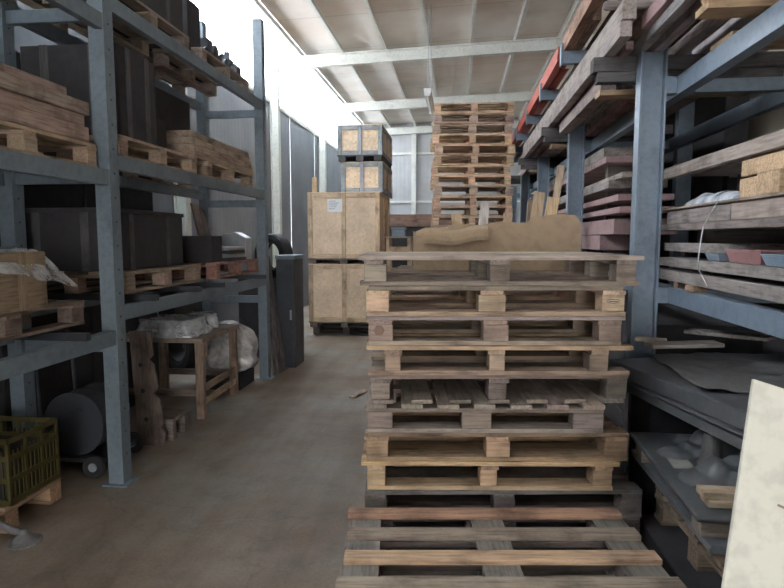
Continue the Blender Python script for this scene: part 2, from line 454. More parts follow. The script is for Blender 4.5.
# tall stack: prototypes then copies
protos = []
for k in range(3):
    protos.append(pallet(None, (0, 0, -50), 0, W=1.14, D=.8, Hh=.144, ndeck=5+(k==1)*2, blk=.1, tint=[(.68,.47,.31),(.62,.44,.31),(.52,.40,.31)][k], dtint=[(.70,.50,.34),(.62,.43,.3),(.62,.5,.39)][k], var=.14))
NT = 24
for i in range(NT):
    k = 1 if i == 13 or i % 6 == 4 else (2 if i in (1, 2, 8, 15) else 0)
    o = copy_tree(protos[k])
    o.location = (.165+U(-.02,.02)-(.012*(i % 4)), 9.15+U(-.02,.02), (NT-1-i)*.1472+.0005); o.rotation_euler = (0, 0, R(4.0+U(-1.4,1.4)))
    for ch in o.children:
        ch.color = (*jit(ch.color[:3], .18), 1)
    tag(o, 'light wooden pallet, %s in the tall far stack' % ordtop(i, NT), 'pallet', 'pallets of the tall far stack')
# same prototypes for shelf pallets
def shelf_pallet(label, x, y, z, rz=0, k=0, tint=None, group='pallets on the left rack'):
    o = copy_tree(protos[k]); o.location = (x, y, z); o.rotation_euler = (0, 0, rz)
    for ch in o.children: ch.color = (*jit(tint or ch.color[:3], .15), 1)
    return tag(o, label, 'pallet', group)

# stamped oval mark burnt into the right block of the second pallet
m = MB(); X, Y = near(.555-.02-.055, -.0155)
m.tube([(.03*math.cos(a), 0, .009*math.sin(a)) for a in [2*math.pi*k/20 for k in range(20)]], .0012, 5, closed=True)
p2 = [o for o in COL.objects if o.get('label', '').startswith('pallet with pale new')][0]
o = m.build('stamp_mark', INK, p2); o.location = (.535, -.402, .068)
m = MB(); X = 0
m.tube([(.0, 0, .0)]*0 or [(-.02,0,0),(.02,0,0)], .002, 5); o.data if False else None
o2 = m.build('stamp_bar', INK, p2); o2.location = (.535, -.402, .066)

# ------------------------------------------------------------------ cardboard box of offcuts behind the near stack
zt = 10*.1392
t = empty('cardboard_box', (.2, 4.12, zt+.002), R(4), 'torn brown cardboard box full of wood offcuts behind the near stack', 'box')
def card_wall(pts, tvec):
    m = MB(); m.prism(pts, tvec); return m
tops = [(-.52,.24),(-.44,.275),(-.3,.27),(-.26,.3),(-.1,.285),(.02,.31),(.18,.30),(.28,.34),(.4,.36),(.5,.35),(.54,.3)]
m = MB(); m.prism([(-.52,-.3,0)] + [(x,-.3,z) for x, z in tops] + [(.54,-.3,0)], (0,.006,0)); m.build('front_wall', CARD, t)
m = MB(); m.prism([(-.52,.25,0)] + [(x,.25,z*.9) for x, z in tops] + [(.54,.25,0)], (0,.006,0)); m.build('back_wall', CARD, t)
m = MB(); m.box(-.52,-.514,-.294,.25,0,.25); m.build('side_wall', CARD, t)
m = MB(); m.box(.534,.54,-.294,.25,0,.3); m.build('side_wall', CARD, t)
m = MB(); m.grid(8, 6, lambda u, v: (-.5+u*.45, -.3-.06*math.sin(v*2.2)-.01, .25+.03*u-.09*v*v+.012*math.sin(u*9)), .005); m.build('flap', CARD, t)
m = MB(); m.box(-.51,.53,-.29,.249,0,.006); m.build('bottom', CARD, t)
offs = [((.57,4.05,zt+.02),(.665,4.1,2.08),.045,.02,PALEW,'tall thin pale lath'),((.45,4.0,zt+.02),(.52,4.02,1.9),.07,.025,(.4,.3,.2),'broad brown board offcut'),
        ((.53,3.95,zt+.02),(.60,3.96,1.86),.075,.022,(.55,.4,.24),'short yellowish board offcut'),((.12,3.95,zt+.02),(.165,3.97,1.84),.06,.03,(.5,.46,.42),'whitish square-cut offcut'),
        ((.47,4.2,zt+.02),(.49,4.22,1.86),.05,.05,(.3,.22,.16),'dark square batten'),((.02,4.15,zt+.02),(-.03,4.17,1.77),.07,.03,(.5,.36,.22),'orange brown offcut'),((.3,4.1,zt+.02),(.33,4.2,1.77),.06,.03,(.42,.3,.2),'brown stub of batten')]
for a, b, w, h, c, l in offs:
    m = MB(); m.bar(a, b, w, h, (0,1,0)); tag(m.build('wood_offcut', WZ, None, c, .002), l+' standing up in the cardboard box', 'wood offcut', 'offcuts in the cardboard box')

# ------------------------------------------------------------------ big timber crates
def crate(label, x0, x1, y0, y1, z0, z1, style='ply', feet=.09):
    t = empty('shipping_crate', ((x0+x1)/2, (y0+y1)/2, z0), 0, label, 'crate')
    w, d, h = (x1-x0)/2, (y1-y0)/2, z1-z0
    P, F = (PLY, WZ) if style == 'ply' else (OSB, WZ)
    fc = (.66,.50,.32) if style == 'ply' else (.36,.38,.40)
    m = MB(); m.box(-w+.02, w-.02, -d+.02, d-.02, feet, h-.01); m.build('panels', P, t)
    def edge(a, b, wd=.05, th=.02, n='edge_batten', mt=WX, c=None): pass
    fr = []
    for x in (-w+.04, 0, w-.04):
        m = MB(); m.box(x-.035, x+.035, -d, -d+.02, feet, h); m.build('batten', WZ, t, jit(fc, .1), .003)
    for z in (feet+.035, h-.035):
        m = MB(); m.box(-w+.078, -.038, -d+.001, -d+.02, z-.035, z+.035); m.build('batten', WX, t, jit(fc, .1), .003)
        m = MB(); m.box(.038, w-.078, -d+.001, -d+.02, z-.035, z+.035); m.build('batten', WX, t, jit(fc, .1), .003)
    for y in (-d+.06, 0, d-.04):
        m = MB(); m.box(w-.02, w, y-.035, y+.035, feet, h); m.build('batten', WZ, t, jit(fc, .1), .003)
    for z in (feet+.035, h-.035):
        m = MB(); m.box(w-.02, w-.001, -d+.098, d-.078, z-.035, z+.035); m.build('batten', WY, t, jit(fc, .1), .003)
    m = MB(); m.box(-w, w, -d, d, h, h+.012); m.build('lid', P, t)
    if feet:
        for x in (-w+.08, 0, w-.08):
            m = MB(); m.box(x-.06, x+.06, -d, d, 0, feet-.02); m.build('skid', WY, t, (.22,.18,.15) if style == 'ply' else (.07,.075,.08), .003)
        m = MB(); m.box(-w, w, -d, d, feet-.019, feet-.001); m.build('base_board', WX, t, (.2,.17,.14) if style == 'ply' else (.08,.085,.09))
    return t
pk = [shelf_pallet('dark grey pallet under the lowest shipping crate, on the floor', -1.86, 9.98, .001, 0, 2, (.13,.12,.11), None)]
c1 = crate('large pale plywood shipping crate standing at the bottom of the crate stack', -2.45, -1.27, 9.38, 10.7, .147, 1.17)
c2 = crate('large flake board shipping crate with a paper label, second up in the crate stack', -2.45, -1.27, 9.38, 10.7, 1.184, 2.32)
c3 = crate('smaller crate with dark corner battens, third up in the crate stack', -1.97, -1.27, 9.75, 11.1, 2.335, 2.84, 'osb', .02)
c4 = crate('topmost crate with dark battens and a dark base, above the other three', -2.02, -1.27, 9.7, 11.1, 2.855, 3.43, 'osb', .1)
m = MB(); m.box(-.14,.10,-.003,0,-.12,.09); o = m.build('paper_label', PAPER, c2, loc=(-.12, -.6615, .95))
m = MB()
for k in range(5): m.box(-.115, -.115+.1+.02*((k*7)%4), -.0045, -.0032, .05-.03*k, .056-.03*k)
m.build('label_print', INK, o)
m = MB(); m.box(-2.38,-2.30,9.42,9.44,2.3335,2.57); tag(m.build('wood_offcut', WZ, None, (.58,.42,.26), .003), 'short upright plank end standing on the left of the labelled crate', 'wood offcut')

# ------------------------------------------------------------------ left rack
LR = -2.15
rack = empty('pallet_rack', (-2.2, 3.5, 0), 0, 'tall grey steel pallet rack along the left wall', 'rack')
def lp(m, name, mat=GREYBLUE, par=rack, bevel=.003):
    o = m.build(name, mat, par, bevel=bevel); o.location = (2.2, -3.5, 0); return o
for y in (.6, 3.52, 6.44):
    for x in (-2.2, -2.86):
        m = MB(); h = 3.95
        m.box(x-.05, x+.05, y-.05, y-.044, .01, h); m.box(x-.05, x-.044, y-.044, y+.05, .01, h); m.box(x+.044, x+.05, y-.044, y+.05, .01, h)
        m.box(x-.044, x+.044, y+.03, y+.036, .01, h)
        p = lp(m, 'upright', bevel=0)
        m = MB(); m.box(x-.08, x+.09, y-.08, y+.08, 0, .01); m.build('foot_plate', GREYBLUE, p)
        m = MB()
        for k in range(24): m.tube([(x+.0501,y-.0,.2+k*.15),(x+.0525,y-.0,.2+k*.15)], .007, 6)
        m.build('bolt_holes', DARKSTEEL, p)
    for z in (.95, 2.02, 3.0):
        m = MB(); m.box(-2.81, -2.25, y-.02, y+.02, z-.08, z); lp(m, 'end_tie')
levels = {0: (1.02, 2.02, 2.95), 1: (1.165, 2.125, 3.09)}
for b, (ya, yb) in enumerate(((.65, 3.468), (3.572, 6.388))):
    for z in levels[b]:
        for x in (-2.18, -2.88):
            m = MB(); m.box(x-.025, x+.025, ya, yb, z-.095, z); lp(m, 'beam')
# outer bay nearer to the camera than the photo shows is left out
def stuff_box(name, label, cat, mat, x0, x1, y0, y1, z0, z1, color=None, bevel=.008, lid=False, group=None, straps=False):
    if not lid and not straps:
        m = MB(); m.box(x0, x1, y0, y1, z0, z1)
        return tag(m.build(name, mat, None, color, bevel), label, cat, group)
    t = empty(name, ((x0+x1)/2, (y0+y1)/2, z0), 0, label, cat, group)
    w, d, h = (x1-x0)/2, (y1-y0)/2, z1-z0
    m = MB(); m.box(-w, w, -d, d, 0, h-.03 if lid else h); m.build('body', mat, t, color, bevel)
    if lid: m = MB(); m.box(-w-.01, w+.01, -d-.01, d+.01, h-.03, h); m.build('lid', mat, t, tuple(k*1.2 for k in color) if color else None, .004)
    if straps:
        for q in (-.5, .5):
            m = MB()
            m.box(w+.0012, w+.004, q*d-.03, q*d+.03, 0, h); m.build('batten', WZ, t, tuple(k*1.1 for k in color) if color else (.1,.1,.1))
            m = MB(); m.box(q*w-.03, q*w+.03, -d-.004, -d-.0012, 0, h); m.build('batten', WZ, t, tuple(k*1.1 for k in color) if color else (.1,.1,.1))
    return t
SP = R(90)
# bay one, upper level: pallet with a block of heavy boards
shelf_pallet('pallet with pale blocks under the thick boards on the upper left shelf', -2.6, 2.86, 2.0215, SP, 0, (.45,.33,.24))
z = 2.168
for i, (h, x1, c) in enumerate(((.085,-2.2,(.40,.30,.24)),(.07,-2.22,(.37,.28,.23)),(.075,-2.2,(.42,.32,.26)),(.06,-2.25,(.36,.28,.23)))):
    for j in range(2):
        xa, xb = (x1-.4, x1) if j == 0 else (x1-.82, x1-.41)
        m = MB(); e = 3.37 + U(-.03,.03) - (.1 if i == 3 else 0)
        m.box(xa, xb, 1.4, e, z, z+h)
        tag(m.build('thick_board', WY, None, jit(c,.06), .006), ('thick board, %s of its pile on the upper left shelf, aisle side' if j == 0 else 'thick board, %s of its pile on the upper left shelf, wall side') % ordtop(3-i, 4), 'board', 'thick boards on the upper left shelf')
    z += h + .001
# bay one, lower level
def tube_bearer(y, z, x1, label, group='steel bearers on the left rack'):
    m = MB(); s = .022
    for (a, b, c, d) in ((-s,s,-s,-s+.004),(-s,s,s-.004,s),(-s,-s+.004,-s+.004,s-.004),(s-.004,s,-s+.004,s-.004)):
        m.box(-2.95, x1, y+a, y+b, z+s+c, z+s+d)
    return tag(m.build('steel_tube', DARKSTEEL, None), label, 'steel tube', group)
tube_bearer(3.08, 1.021, -2.08, 'square steel tube poking out under the pallet on the lower left shelf nearest the camera')
tube_bearer(2.3, 1.021, -2.08, 'square steel tube under the near end of the pallet on the lower left shelf')
shelf_pallet('grey brown pallet under the film wrapped box on the lower left shelf', -2.66, 2.75, 1.083, SP, 2, (.24,.18,.15))
bx = stuff_box('wooden_box', 'brown wooden box under torn clear film on the lower left shelf', 'box', WY, -3.0, -2.2, 2.2, 2.93, 1.232, 1.53, (.28,.21,.14), straps=True)
m = MB()
def fl(u, v):
    y = 2.2 + u*.74; q = v
    x = -2.95 + q*.85 if q < .78 else -2.287 + (q-.78)*.75
    z = 1.545 + .012*noise.noise(Vector((u*7, v*7, 1))) - (max(0, q-.78)**1.15)*.95*(.3+u)
    return (x, y+.02*noise.noise(Vector((u*3, v*9, 4)))+max(0,q-.78)*u*.6, z)
m.grid(26, 30, fl); tag(m.build('plastic_film', FILM, None, smooth=True, loc=(0,0,.004)), 'torn clear plastic film draped over the brown wooden box at the left edge', 'plastic film')
# bay two, lower level
for k, y in enumerate((3.86, 4.55)): tube_bearer(y, 1.166, -2.08, ['square steel tube under the near end of the brown pallet in the far bay','square steel tube poking out under the middle of the brown pallet in the far bay'][k])
tube_bearer(4.98, 1.166, -2.06, 'square steel tube poking out between the brown and the red pallet')
shelf_pallet('brown wooden pallet carrying a big dark box on the lower shelf of the far bay', -2.6, 4.26, 1.2285, SP, 2, (.33,.25,.19))
stuff_box('storage_chest', 'big dark chest standing on the brown pallet in the far bay', 'chest', DARKBOX, -3.0, -2.3, 3.68, 4.72, 1.378, 1.80, lid=True, straps=True)
shelf_pallet('pallet with red painted blocks at the far end of the lower left shelf', -2.6, 5.72, 1.2285, SP, 0, (.36,.2,.16))
tube_bearer(6.1, 1.166, -2.06, 'square steel tube under the far end of the red pallet')
stuff_box('carton', 'dark upright carton on the near end of the red pallet', 'carton', DARKBOX, -2.6, -2.25, 5.18, 5.42, 1.375, 1.62)
stuff_box('carton', 'grey low carton behind the stacked trays on the red pallet', 'carton', CARD, -2.95, -2.65, 5.3, 5.9, 1.375, 1.6, bevel=.01)
for i in range(4):
    m = MB(); z0 = 1.375+i*.036; q = -.02*i
    m.prism([(-2.6,5.5+q,z0),(-2.24,5.5+q,z0),(-2.2,5.54+q,z0),(-2.2,5.92+q,z0),(-2.24,5.98+q,z0),(-2.6,5.98+q,z0)], (0,0,.03))
    tag(m.build('metal_tray', GALV if i % 2 else DARKSTEEL, None, bevel=.004), 'flat metal tray, %s of the pile on the red pallet' % ordtop(3-i, 4), 'tray', 'metal trays on the red pallet')
m = MB(); m.prism([(-2.5,6.02,1.375),(-2.24,6.02,1.375),(-2.24,6.02,1.60),(-2.35,6.02,1.66),(-2.5,6.02,1.64)], (0,.18,0)); tag(m.build('steel_bracket', GALV, None, bevel=.01), 'grey steel bracket standing at the far end of the red pallet', 'bracket')
for k, (y, zt2) in enumerate(((6.0, 2.05), (6.16, 2.0))):
    m = MB(); m.bar((-2.66, y, 1.39),(-2.80, y+.02, zt2-.09), .14, .022, (1,0,0)); tag(m.build('leaning_board', WZ, None, [(.3,.24,.2),(.22,.18,.16)][k], .002), ['paler board leaning at the back of the lower shelf in the far bay','darker board leaning at the back of the lower shelf in the far bay'][k], 'board', 'boards leaning at the back of the far bay')
# bay two, upper level
shelf_pallet('pale pallet under the tall dark box on the upper shelf of the far bay', -2.6, 4.25, 2.1265, SP, 0, (.46,.34,.25))
stuff_box('storage_chest', 'tall dark box on the upper shelf just beyond the front upright', 'chest', DARKBOX, -2.9, -2.22, 3.72, 4.2, 2.2715, 2.86, straps=True)
stuff_box('carton', 'low dark box beside the tall dark box on the upper shelf', 'carton', DARKBOX, -3.0, -2.4, 4.24, 4.7, 2.2715, 2.55)
shelf_pallet('pale pallet under the plank bundle at the far end of the upper shelf', -2.6, 5.6, 2.1265, SP, 1, (.44,.33,.25))
for i in range(4):
    m = MB(); z0 = 2.2715 + i*.056
    m.box(-2.6+.0, -2.2-.008*i, 4.78+.0*i, 6.22-.03*i, z0, z0+.054)
    tag(m.build('thick_plank', WY, None, jit((.4,.31,.24),.08), .004), 'pale plank, %s of its bundle on the far upper shelf' % ordtop(3-i, 4), 'plank', 'planks at the far end of the upper shelf')
# top level
for k, y in enumerate((4.22, 5.6)): shelf_pallet(['nearer pallet on the very top of the left rack','farther pallet on the very top of the left rack'][k], -2.62, y, 3.0915, SP, 0, (.36,.29,.24))
stuff_box('storage_chest', 'large dark chest on top of the rack at the near pallet', 'chest', DARKBOX, -3.0, -2.25, 3.72, 4.75, 3.2365, 3.72, lid=True, straps=True)
stuff_box('carton', 'slim upright grey box on top of the rack against the window light', 'carton', DARKBOX, -2.6, -2.35, 5.05, 5.3, 3.2365, 3.66)
def scrap(name, label, cx, cy, z, n, sx, sy, sz, mat, cat='scrap metal'):
    t = empty(name, (cx, cy, z), 0, label, cat)
    for i in range(n):
        m = MB(); x, y = U(-sx,sx), U(-sy,sy); h = U(.25,1)*sz*(1-abs(x/sx)*.4)
        if i % 3 == 0:
            m.bar((x*.8,y*.8,.02),(x*.8+U(-.06,.06),y*.8+U(-.12,.12),h), U(.02,.05), U(.01,.03))
        elif i % 3 == 1:
            r = U(.03,.07); m.lathe([(r*.5,-.02),(r,-.015),(r,.015),(r*.5,.02)], (x,y,max(r+.002,h*.6)), 'x', 16)
        else: m.box(x-.05,x+.05,y-.06,y+.06,.001,h*.7)
        m.build('metal_piece', mat, t)
    return t
scrap('scrap_heap', 'jagged heap of metal fittings on top of the rack beyond the slim box', -2.42, 5.62, 3.2365, 18, .12, .22, .34, DARKSTEEL)
scrap('scrap_heap', 'smaller heap of fittings at the far end of the rack top', -2.42, 6.12, 3.2365, 12, .1, .1, .3, DARKSTEEL)
stuff_box('storage_chest', 'dark chest at the back of the rack top', 'chest', DARKBOX, -3.1, -2.7, 4.8, 6.2, 3.2365, 3.5)
shelf_pallet('pallet on the top level above the nearest left bay', -2.6, 2.7, 2.9515, SP, 2, (.25,.22,.2))
stuff_box('storage_chest', 'dark load on the top level above the nearest left bay', 'chest', DARKBOX, -3.0, -2.3, 2.1, 3.2, 3.0965, 3.5, straps=True)

def light_blocker(label, x0, x1, y0, y1, z0, z1):  # dark panels added to block light behind the loaded shelves
    stuff_box('board_pack', label, 'board pack', DARKBOX, x0, x1, y0, y1, z0, z1, group='light-blocking dark panels behind the left rack')
light_blocker('tall dark panel added to block light behind the nearest left bay', -3.5, -2.98-.1, 1.0, 3.38, .001, 2.75)
light_blocker('tall dark panel added to block light behind the near half of the far bay', -3.5, -3.08, 3.62, 4.6, .001, 2.9)
light_blocker('lower dark panel added to block light behind the far half of the far bay', -3.5, -3.08, 4.62, 5.7, .001, 2.75)
light_blocker('low dark panel added to block light behind the far end of the left rack', -3.5, -3.3, 6.5, 7.4, .001, 1.15)
stuff_box('carton', 'long dark box at the back of the upper shelf beside the tall dark box', 'carton', DARKBOX, -3.0, -2.66, 4.78, 5.7, 2.5, 2.92)
# ---- floor level under the left rack
pallet('small pallet with pale blocks under the olive plastic crate', (-2.75, 2.86, .001), 0, W=.64, D=.8, Hh=.144, tint=(.42,.28,.18), blk=.1)
def plastic_crate(loc, rz, label, W=.62, D=.4, Hh=.37):
    t = empty('plastic_crate', loc, rz, label, 'crate')
    m = MB(); w, d = W/2, D/2; th = .012
    nz, zc = 3, Hh/3
    for sx, sy, ln in ((0,-1,w),(0,1,w),(1,0,d),(-1,0,d)):
        def wallbox(a0, a1, z0, z1, tt=th):
            if sy: m.box(a0, a1, sy*d-(tt if sy>0 else 0), sy*d+(tt if sy<0 else 0), z0, z1)
            else: m.box(sx*w-(tt if sx>0 else 0), sx*w+(tt if sx<0 else 0), a0, a1, z0, z1)
        for r in range(nz+1): wallbox(-ln, ln, min(r*zc, Hh-.028), min(r*zc, Hh-.028)+.028)
        nb = max(3, int(ln*2/.11))
        for k in range(nb+1): a = -ln+.008+k*(2*ln-.016)/nb; wallbox(a-.009, a+.009, .029, Hh-.029, th*.9)
        nf = nb*4
        for k in range(nf): a = -ln+.01+k*(2*ln-.02)/nf; wallbox(a-.003, a+.003, .029, Hh-.07, th*.5)
    m.build('basket', YELLOW, t)
    m = MB(); q = .008
    m.box(-w+.0125,w-.0125,-d+.0125,-d+.0135,.03,Hh-.12); m.box(-w+.0125,w-.0125,d-.0135,d-.0125,.03,Hh-.12); m.box(-w+.0125,-w+.0135,-d+.014,d-.014,.03,Hh-.12); m.box(w-.0135,w-.0125,-d+.014,d-.014,.03,Hh-.12); m.build('liner', RUBBER, t)
    m = MB(); m.box(-w+.013, w-.013, -d+.013, d-.013, .005, .015); m.build('bottom', YELLOW, t)
    return t
plastic_crate((-2.72, 3.03, .1465), 0, 'olive yellow slatted plastic crate on a pallet under the left rack')
scrap('scrap_heap', 'dark metal parts lying in the olive plastic crate', -2.72, 3.03, .165, 16, .2, .1, .3, DARKSTEEL)
# drum on a hand cart
t = empty('hand_cart', (-2.56, 3.80, 0), 0, 'dark two-wheeled hand cart between the olive crate and the rack upright', 'cart')
m = MB(); m.box(-.26, .2, -.2, .2, .09, .115); m.build('deck', DARKSTEEL, t)
for sy in (-1, 1):
    m = MB(); m.lathe([(.02,-.02),(.07,-.022),(.078,-.012),(.078,.012),(.07,.022),(.02,.02)], (.15, sy*.235,.08), 'y', 24); w = m.build('wheel', RUBBER, t)
    m = MB(); m.lathe([(.004,-.026),(.03,-.026),(.03,.026),(.004,.026)], (.15, sy*.235,.08), 'y', 16); m.build('hub', GALV, w)
m = MB(); m.tube([(.15,-.21,.08),(.15,.21,.08)], .01, 8); m.build('axle', GALV, t)
m = MB(); m.tube([(-.24,-.19,.116),(-.28,-.19,.9),(-.28,-.12,.98),(-.28,.12,.98),(-.28,.19,.9),(-.24,.19,.116)], .013, 8); m.build('handle', DARKSTEEL, t)
t = empty('steel_drum', (-2.595, 3.80, .34), 0, 'round dark drum lying on its side on the hand cart', 'drum')
m = MB(); m.lathe([(.18,-.17),(.215,-.17),(.22,-.16),(.21,-.15),(.21,-.02),(.217,-.01),(.21,0),(.21,.15),(.22,.16),(.215,.17),(.18,.17)], (0,0,0), 'y', 36); m.build('shell', DARKSTEEL, t)
m = MB(); m.lathe([(.002,-.166),(.178,-.166),(.178,-.16),(.002,-.16)], (0,0,0), 'y', 32); m.build('end_lid', DARKSTEEL, t)
m = MB(); m.lathe([(.002,-.176),(.022,-.176),(.025,-.1665),(.002,-.1665)], (.05,0,.1), 'y', 12); m.build('bung', DARKSTEEL, t)
t = empty('floor_stand', (-2.27, 2.74, 0), 0, 'grey curved metal stand with a round foot on the floor before the olive crate', 'stand')
m = MB(); m.lathe([(.085,0),(.085,.008),(.06,.02),(.025,.05),(.02,.075)], (0,0,.0005), 'z', 24); m.build('foot', TARP, t, smooth=False)
m = MB(); m.tube([(0,0,.05),(-.06,0,.06),(-.16,.01,.09),(-.24,.02,.16),(-.29,.02,.27),(-.31,.02,.42)], .02, 10); m.build('curved_arm', TARP, t, smooth=True)
m = MB(); m.tube([(-2.7,2.38,.03),(-2.36,2.41,.03)], .026, 10); tag(m.build('metal_pipe', DARKSTEEL, None), 'dark metal pipe lying on the floor before the curved stand', 'pipe')
# workbench
t = empty('workbench', (-2.645, 5.3, 0), R(1), 'worn wooden workbench under the far bay of the left rack', 'table')
m = MB(); m.box(-.42,.42,-.45,.45,.685,.725); m.build('bench_top', WX, t, (.3,.24,.2), .004)
for x in (-.37,.37):
    for y in (-.4,.4):
        m = MB(); m.box(x-.035,x+.035,y-.03,y+.03,0,.684); m.build('leg', WZ, t, (.28,.2,.15), .003)
for z in (.12,.24): m = MB(); m.box(.375,.4,-.369,.369,z,z+.06); m.build('side_rail', WY, t, (.4,.29,.19) if z<.2 else (.3,.22,.16), .002)
m = MB(); m.box(-.334,.334,-.41,-.39,.2,.26); m.build('front_rail', WX, t, (.2,.16,.14), .002)
m = MB(); m.box(-.334,.334,.39,.41,.2,.26); m.build('back_rail', WX, t, (.2,.16,.14), .002)
m = MB(); m.box(.406,.43,-.44,-.38,.56,.684); m.build('corner_block', WZ, t, (.36,.27,.2), .002)
def wrapped(label, cx, cy, z, w, d, h, n, rz=0):
    t = empty('wrapped_sheets', (cx, cy, z), rz, label, 'wrapped bundle')
    for i in range(n):
        q = 1-.07*i
        m = MB(); m.box(-w*q+U(-.02,.02), w*q, -d*q, d*q+U(-.02,.02), .003+i*h/n, .003+i*h/n+h/n*.75); m.build('sheet', GALV if i%2 else PAPER, t, bevel=.004)
    m = MB()
    def f(u, v):
        a = u*2*math.pi; e = .45; ca, sa = math.cos(a), math.sin(a)
        k = math.copysign(abs(ca)**e, ca), math.copysign(abs(sa)**e, sa)
        s = 1.09 - .25*v if v < .75 else (1.09-.19)*(1-(v-.75)/.25)
        nn = .018*noise.noise(Vector((ca*3, sa*3, v*6+cx)))
        return ((w*s+nn)*k[0], (d*s+nn)*k[1], .001+ (h+.02)*min(1, v/.7)+nn*.7*(v > .1) + .0)
    m.grid(40, 16, f); m.build('film_wrap', FILM, t, smooth=True)
    return t
wrapped('flat stack of film wrapped sheets on the near end of the workbench', -2.60, 5.1, .7265, .27, .24, .13, 6)
wrapped('smaller film wrapped bundle at the far end of the workbench', -2.52, 5.55, .7265, .14, .14, .12, 4, R(20))
# bag
m = MB()
def bag(u, v):
    a = u*2*math.pi; ph_ = v*math.pi
    r = math.sin(ph_)**.6; nn = 1+.5*noise.noise(Vector((math.cos(a)*1.6+5, math.sin(a)*1.6, v*3)))+.22*noise.noise(Vector((math.cos(a)*6, math.sin(a)*6, v*9)))
    z = .28*(1-math.cos(ph_)) ; sq = 1.3-.75*v
    return (.27*r*nn*math.cos(a)*sq, .24*r*nn*math.sin(a)*sq, max(.001, z))
m.grid(44, 26, bag)
o = tag(m.build('plastic_bag', BAG, None, smooth=True, loc=(-2.46, 6.08, .152)), 'big crumpled milky plastic bag behind the workbench, at the far rack upright', 'bag')
stuff_box('board_pack', 'dark board pack on the floor under the milky plastic bag', 'board pack', DARKBOX, -2.68,-2.28,5.86,6.3,.001,.148)
def tyre(label, loc, rot, r=.3, w=.1):
    m = MB(); m.lathe([(r*.6,-w*.8),(r*.75,-w),(r*.95,-w*.9),(r,-w*.6),(r,w*.6),(r*.95,w*.9),(r*.75,w),(r*.6,w*.8)], (0,0,0), 'x', 36, closed=True)
    t = m.build('tyre', RUBBER, None, bevel=0); t.location = loc; t.rotation_euler = rot
    return tag(t, label, 'tyre', 'tyres by the left rack')
tyre('black tyre standing upright behind the milky plastic bag', (-2.98, 6.05, .455), (0, 0, R(55)))
# leaning cut-out board near the upright
t = empty('template_board', (-2.40, 4.2, 0), 0, 'brown board with cut-out notches leaning beside the rack upright', 'board')
m = MB()
m.prism([(-.06,.0,.0),(.14,.0,.0),(.155,.01,.10),(.12,.012,.14),(.135,.014,.18),(.10,.03,.36),(.06,.032,.40),(.095,.036,.45),(.06,.05,.62),(.02,.052,.66),(.055,.056,.70),(.03,.07,.88),(-.15,.07,.88)], (0,.018,.0)); m.build('panel', WZ, t, (.17,.13,.11), .003)
for k, (x, z) in enumerate(((.03,.2),(.0,.42),(-.02,.62))):
    m = MB(); m.lathe([(.001,-.003),(.018,-.003),(.018,.0),(.001,.0)], (x-.03, z*.0805-.0005, z), 'y', 14); m.build('hole', RUBBER, t)
t = empty('block_stool', (-2.35, 4.45, 0), 0, 'low dark wooden trestle block behind the leaning notched board', 'stool')
m = MB(); m.box(-.12,.12,-.14,.14,.15,.18); m.build('top', WX, t, (.26,.22,.19), .003)
for y in (-.1,.1): m = MB(); m.box(-.11,.11,y-.03,y+.03,0,.149); m.build('leg', WX, t, (.2,.17,.15), .003)
# beyond the rack: leaning dark planks, tyres, film roll
for k in range(3):
    m = MB(); y = 6.58+.125*k
    m.bar((-2.13+.02*k, y, .008),(-2.30+.01*k, y, 1.52-.09*(k%3)+.02*k), .11, .022, (1,0,0))
    tag(m.build('leaning_plank', WZ, None, jit((.15,.14,.14),.3), .003), 'dark plank leaning past the far rack upright, %s from the camera' % ['first','second','third','fourth','fifth'][k], 'plank', 'dark planks leaning past the left rack')
t = empty('metal_locker', (-2.10, 7.2, 0), 0, 'narrow dark metal locker standing past the leaning planks', 'locker')
m = MB(); m.box(-.13,.1,-.2,.2,0,1.34); m.build('body', DARKSTEEL, t, bevel=.006)
m = MB(); m.box(-.14,.11,-.21,.21,1.341,1.39); m.build('top_rim', GREYBLUE, t, bevel=.006)
m = MB(); m.box(-.11,.08,-.206,-.2005,.08,1.28); m.build('door', DARKSTEEL, t, bevel=.002)
m = MB(); m.box(.04,.06,-.222,-.2065,.6,.72); m.build('handle', GALV, t)
tyre('black tyre leaning behind the dark locker top', (-2.5, 7.75, 1.36), (0, 0, R(62)), .3, .09)
stuff_box('board_pack', 'dark stand under the leaning black tyre', 'board pack', DARKBOX, -2.85,-2.2,7.5,8.0,.001,1.055)
m = MB()
m.grid(30, 22, lambda u, v: ((.13*math.sin(v*math.pi)**.5*(1+.35*noise.noise(Vector((math.cos(u*6.283)*2,math.sin(u*6.283)*2,v*4))))*math.cos(u*6.283), .2*math.sin(v*math.pi)**.5*(1+.35*noise.noise(Vector((math.cos(u*6.283)*2,math.sin(u*6.283)*2,v*4+3))))*math.sin(u*6.283), .55-.549*math.cos(v*math.pi))))
tag(m.build('wrapped_roll', WRAP, None, smooth=True, loc=(-2.62, 9.0, .001)), 'tall crumpled bundle of plastic wrap beside the crate stack', 'wrapped bundle')
stuff_box('cabinet', 'dark low cabinet on the floor between the tyres and the wrapped bundle', 'cabinet', DARKBOX, -3.3, -2.85, 8.5, 9.2, .001, 1.0)
# under bay two and bay one backs

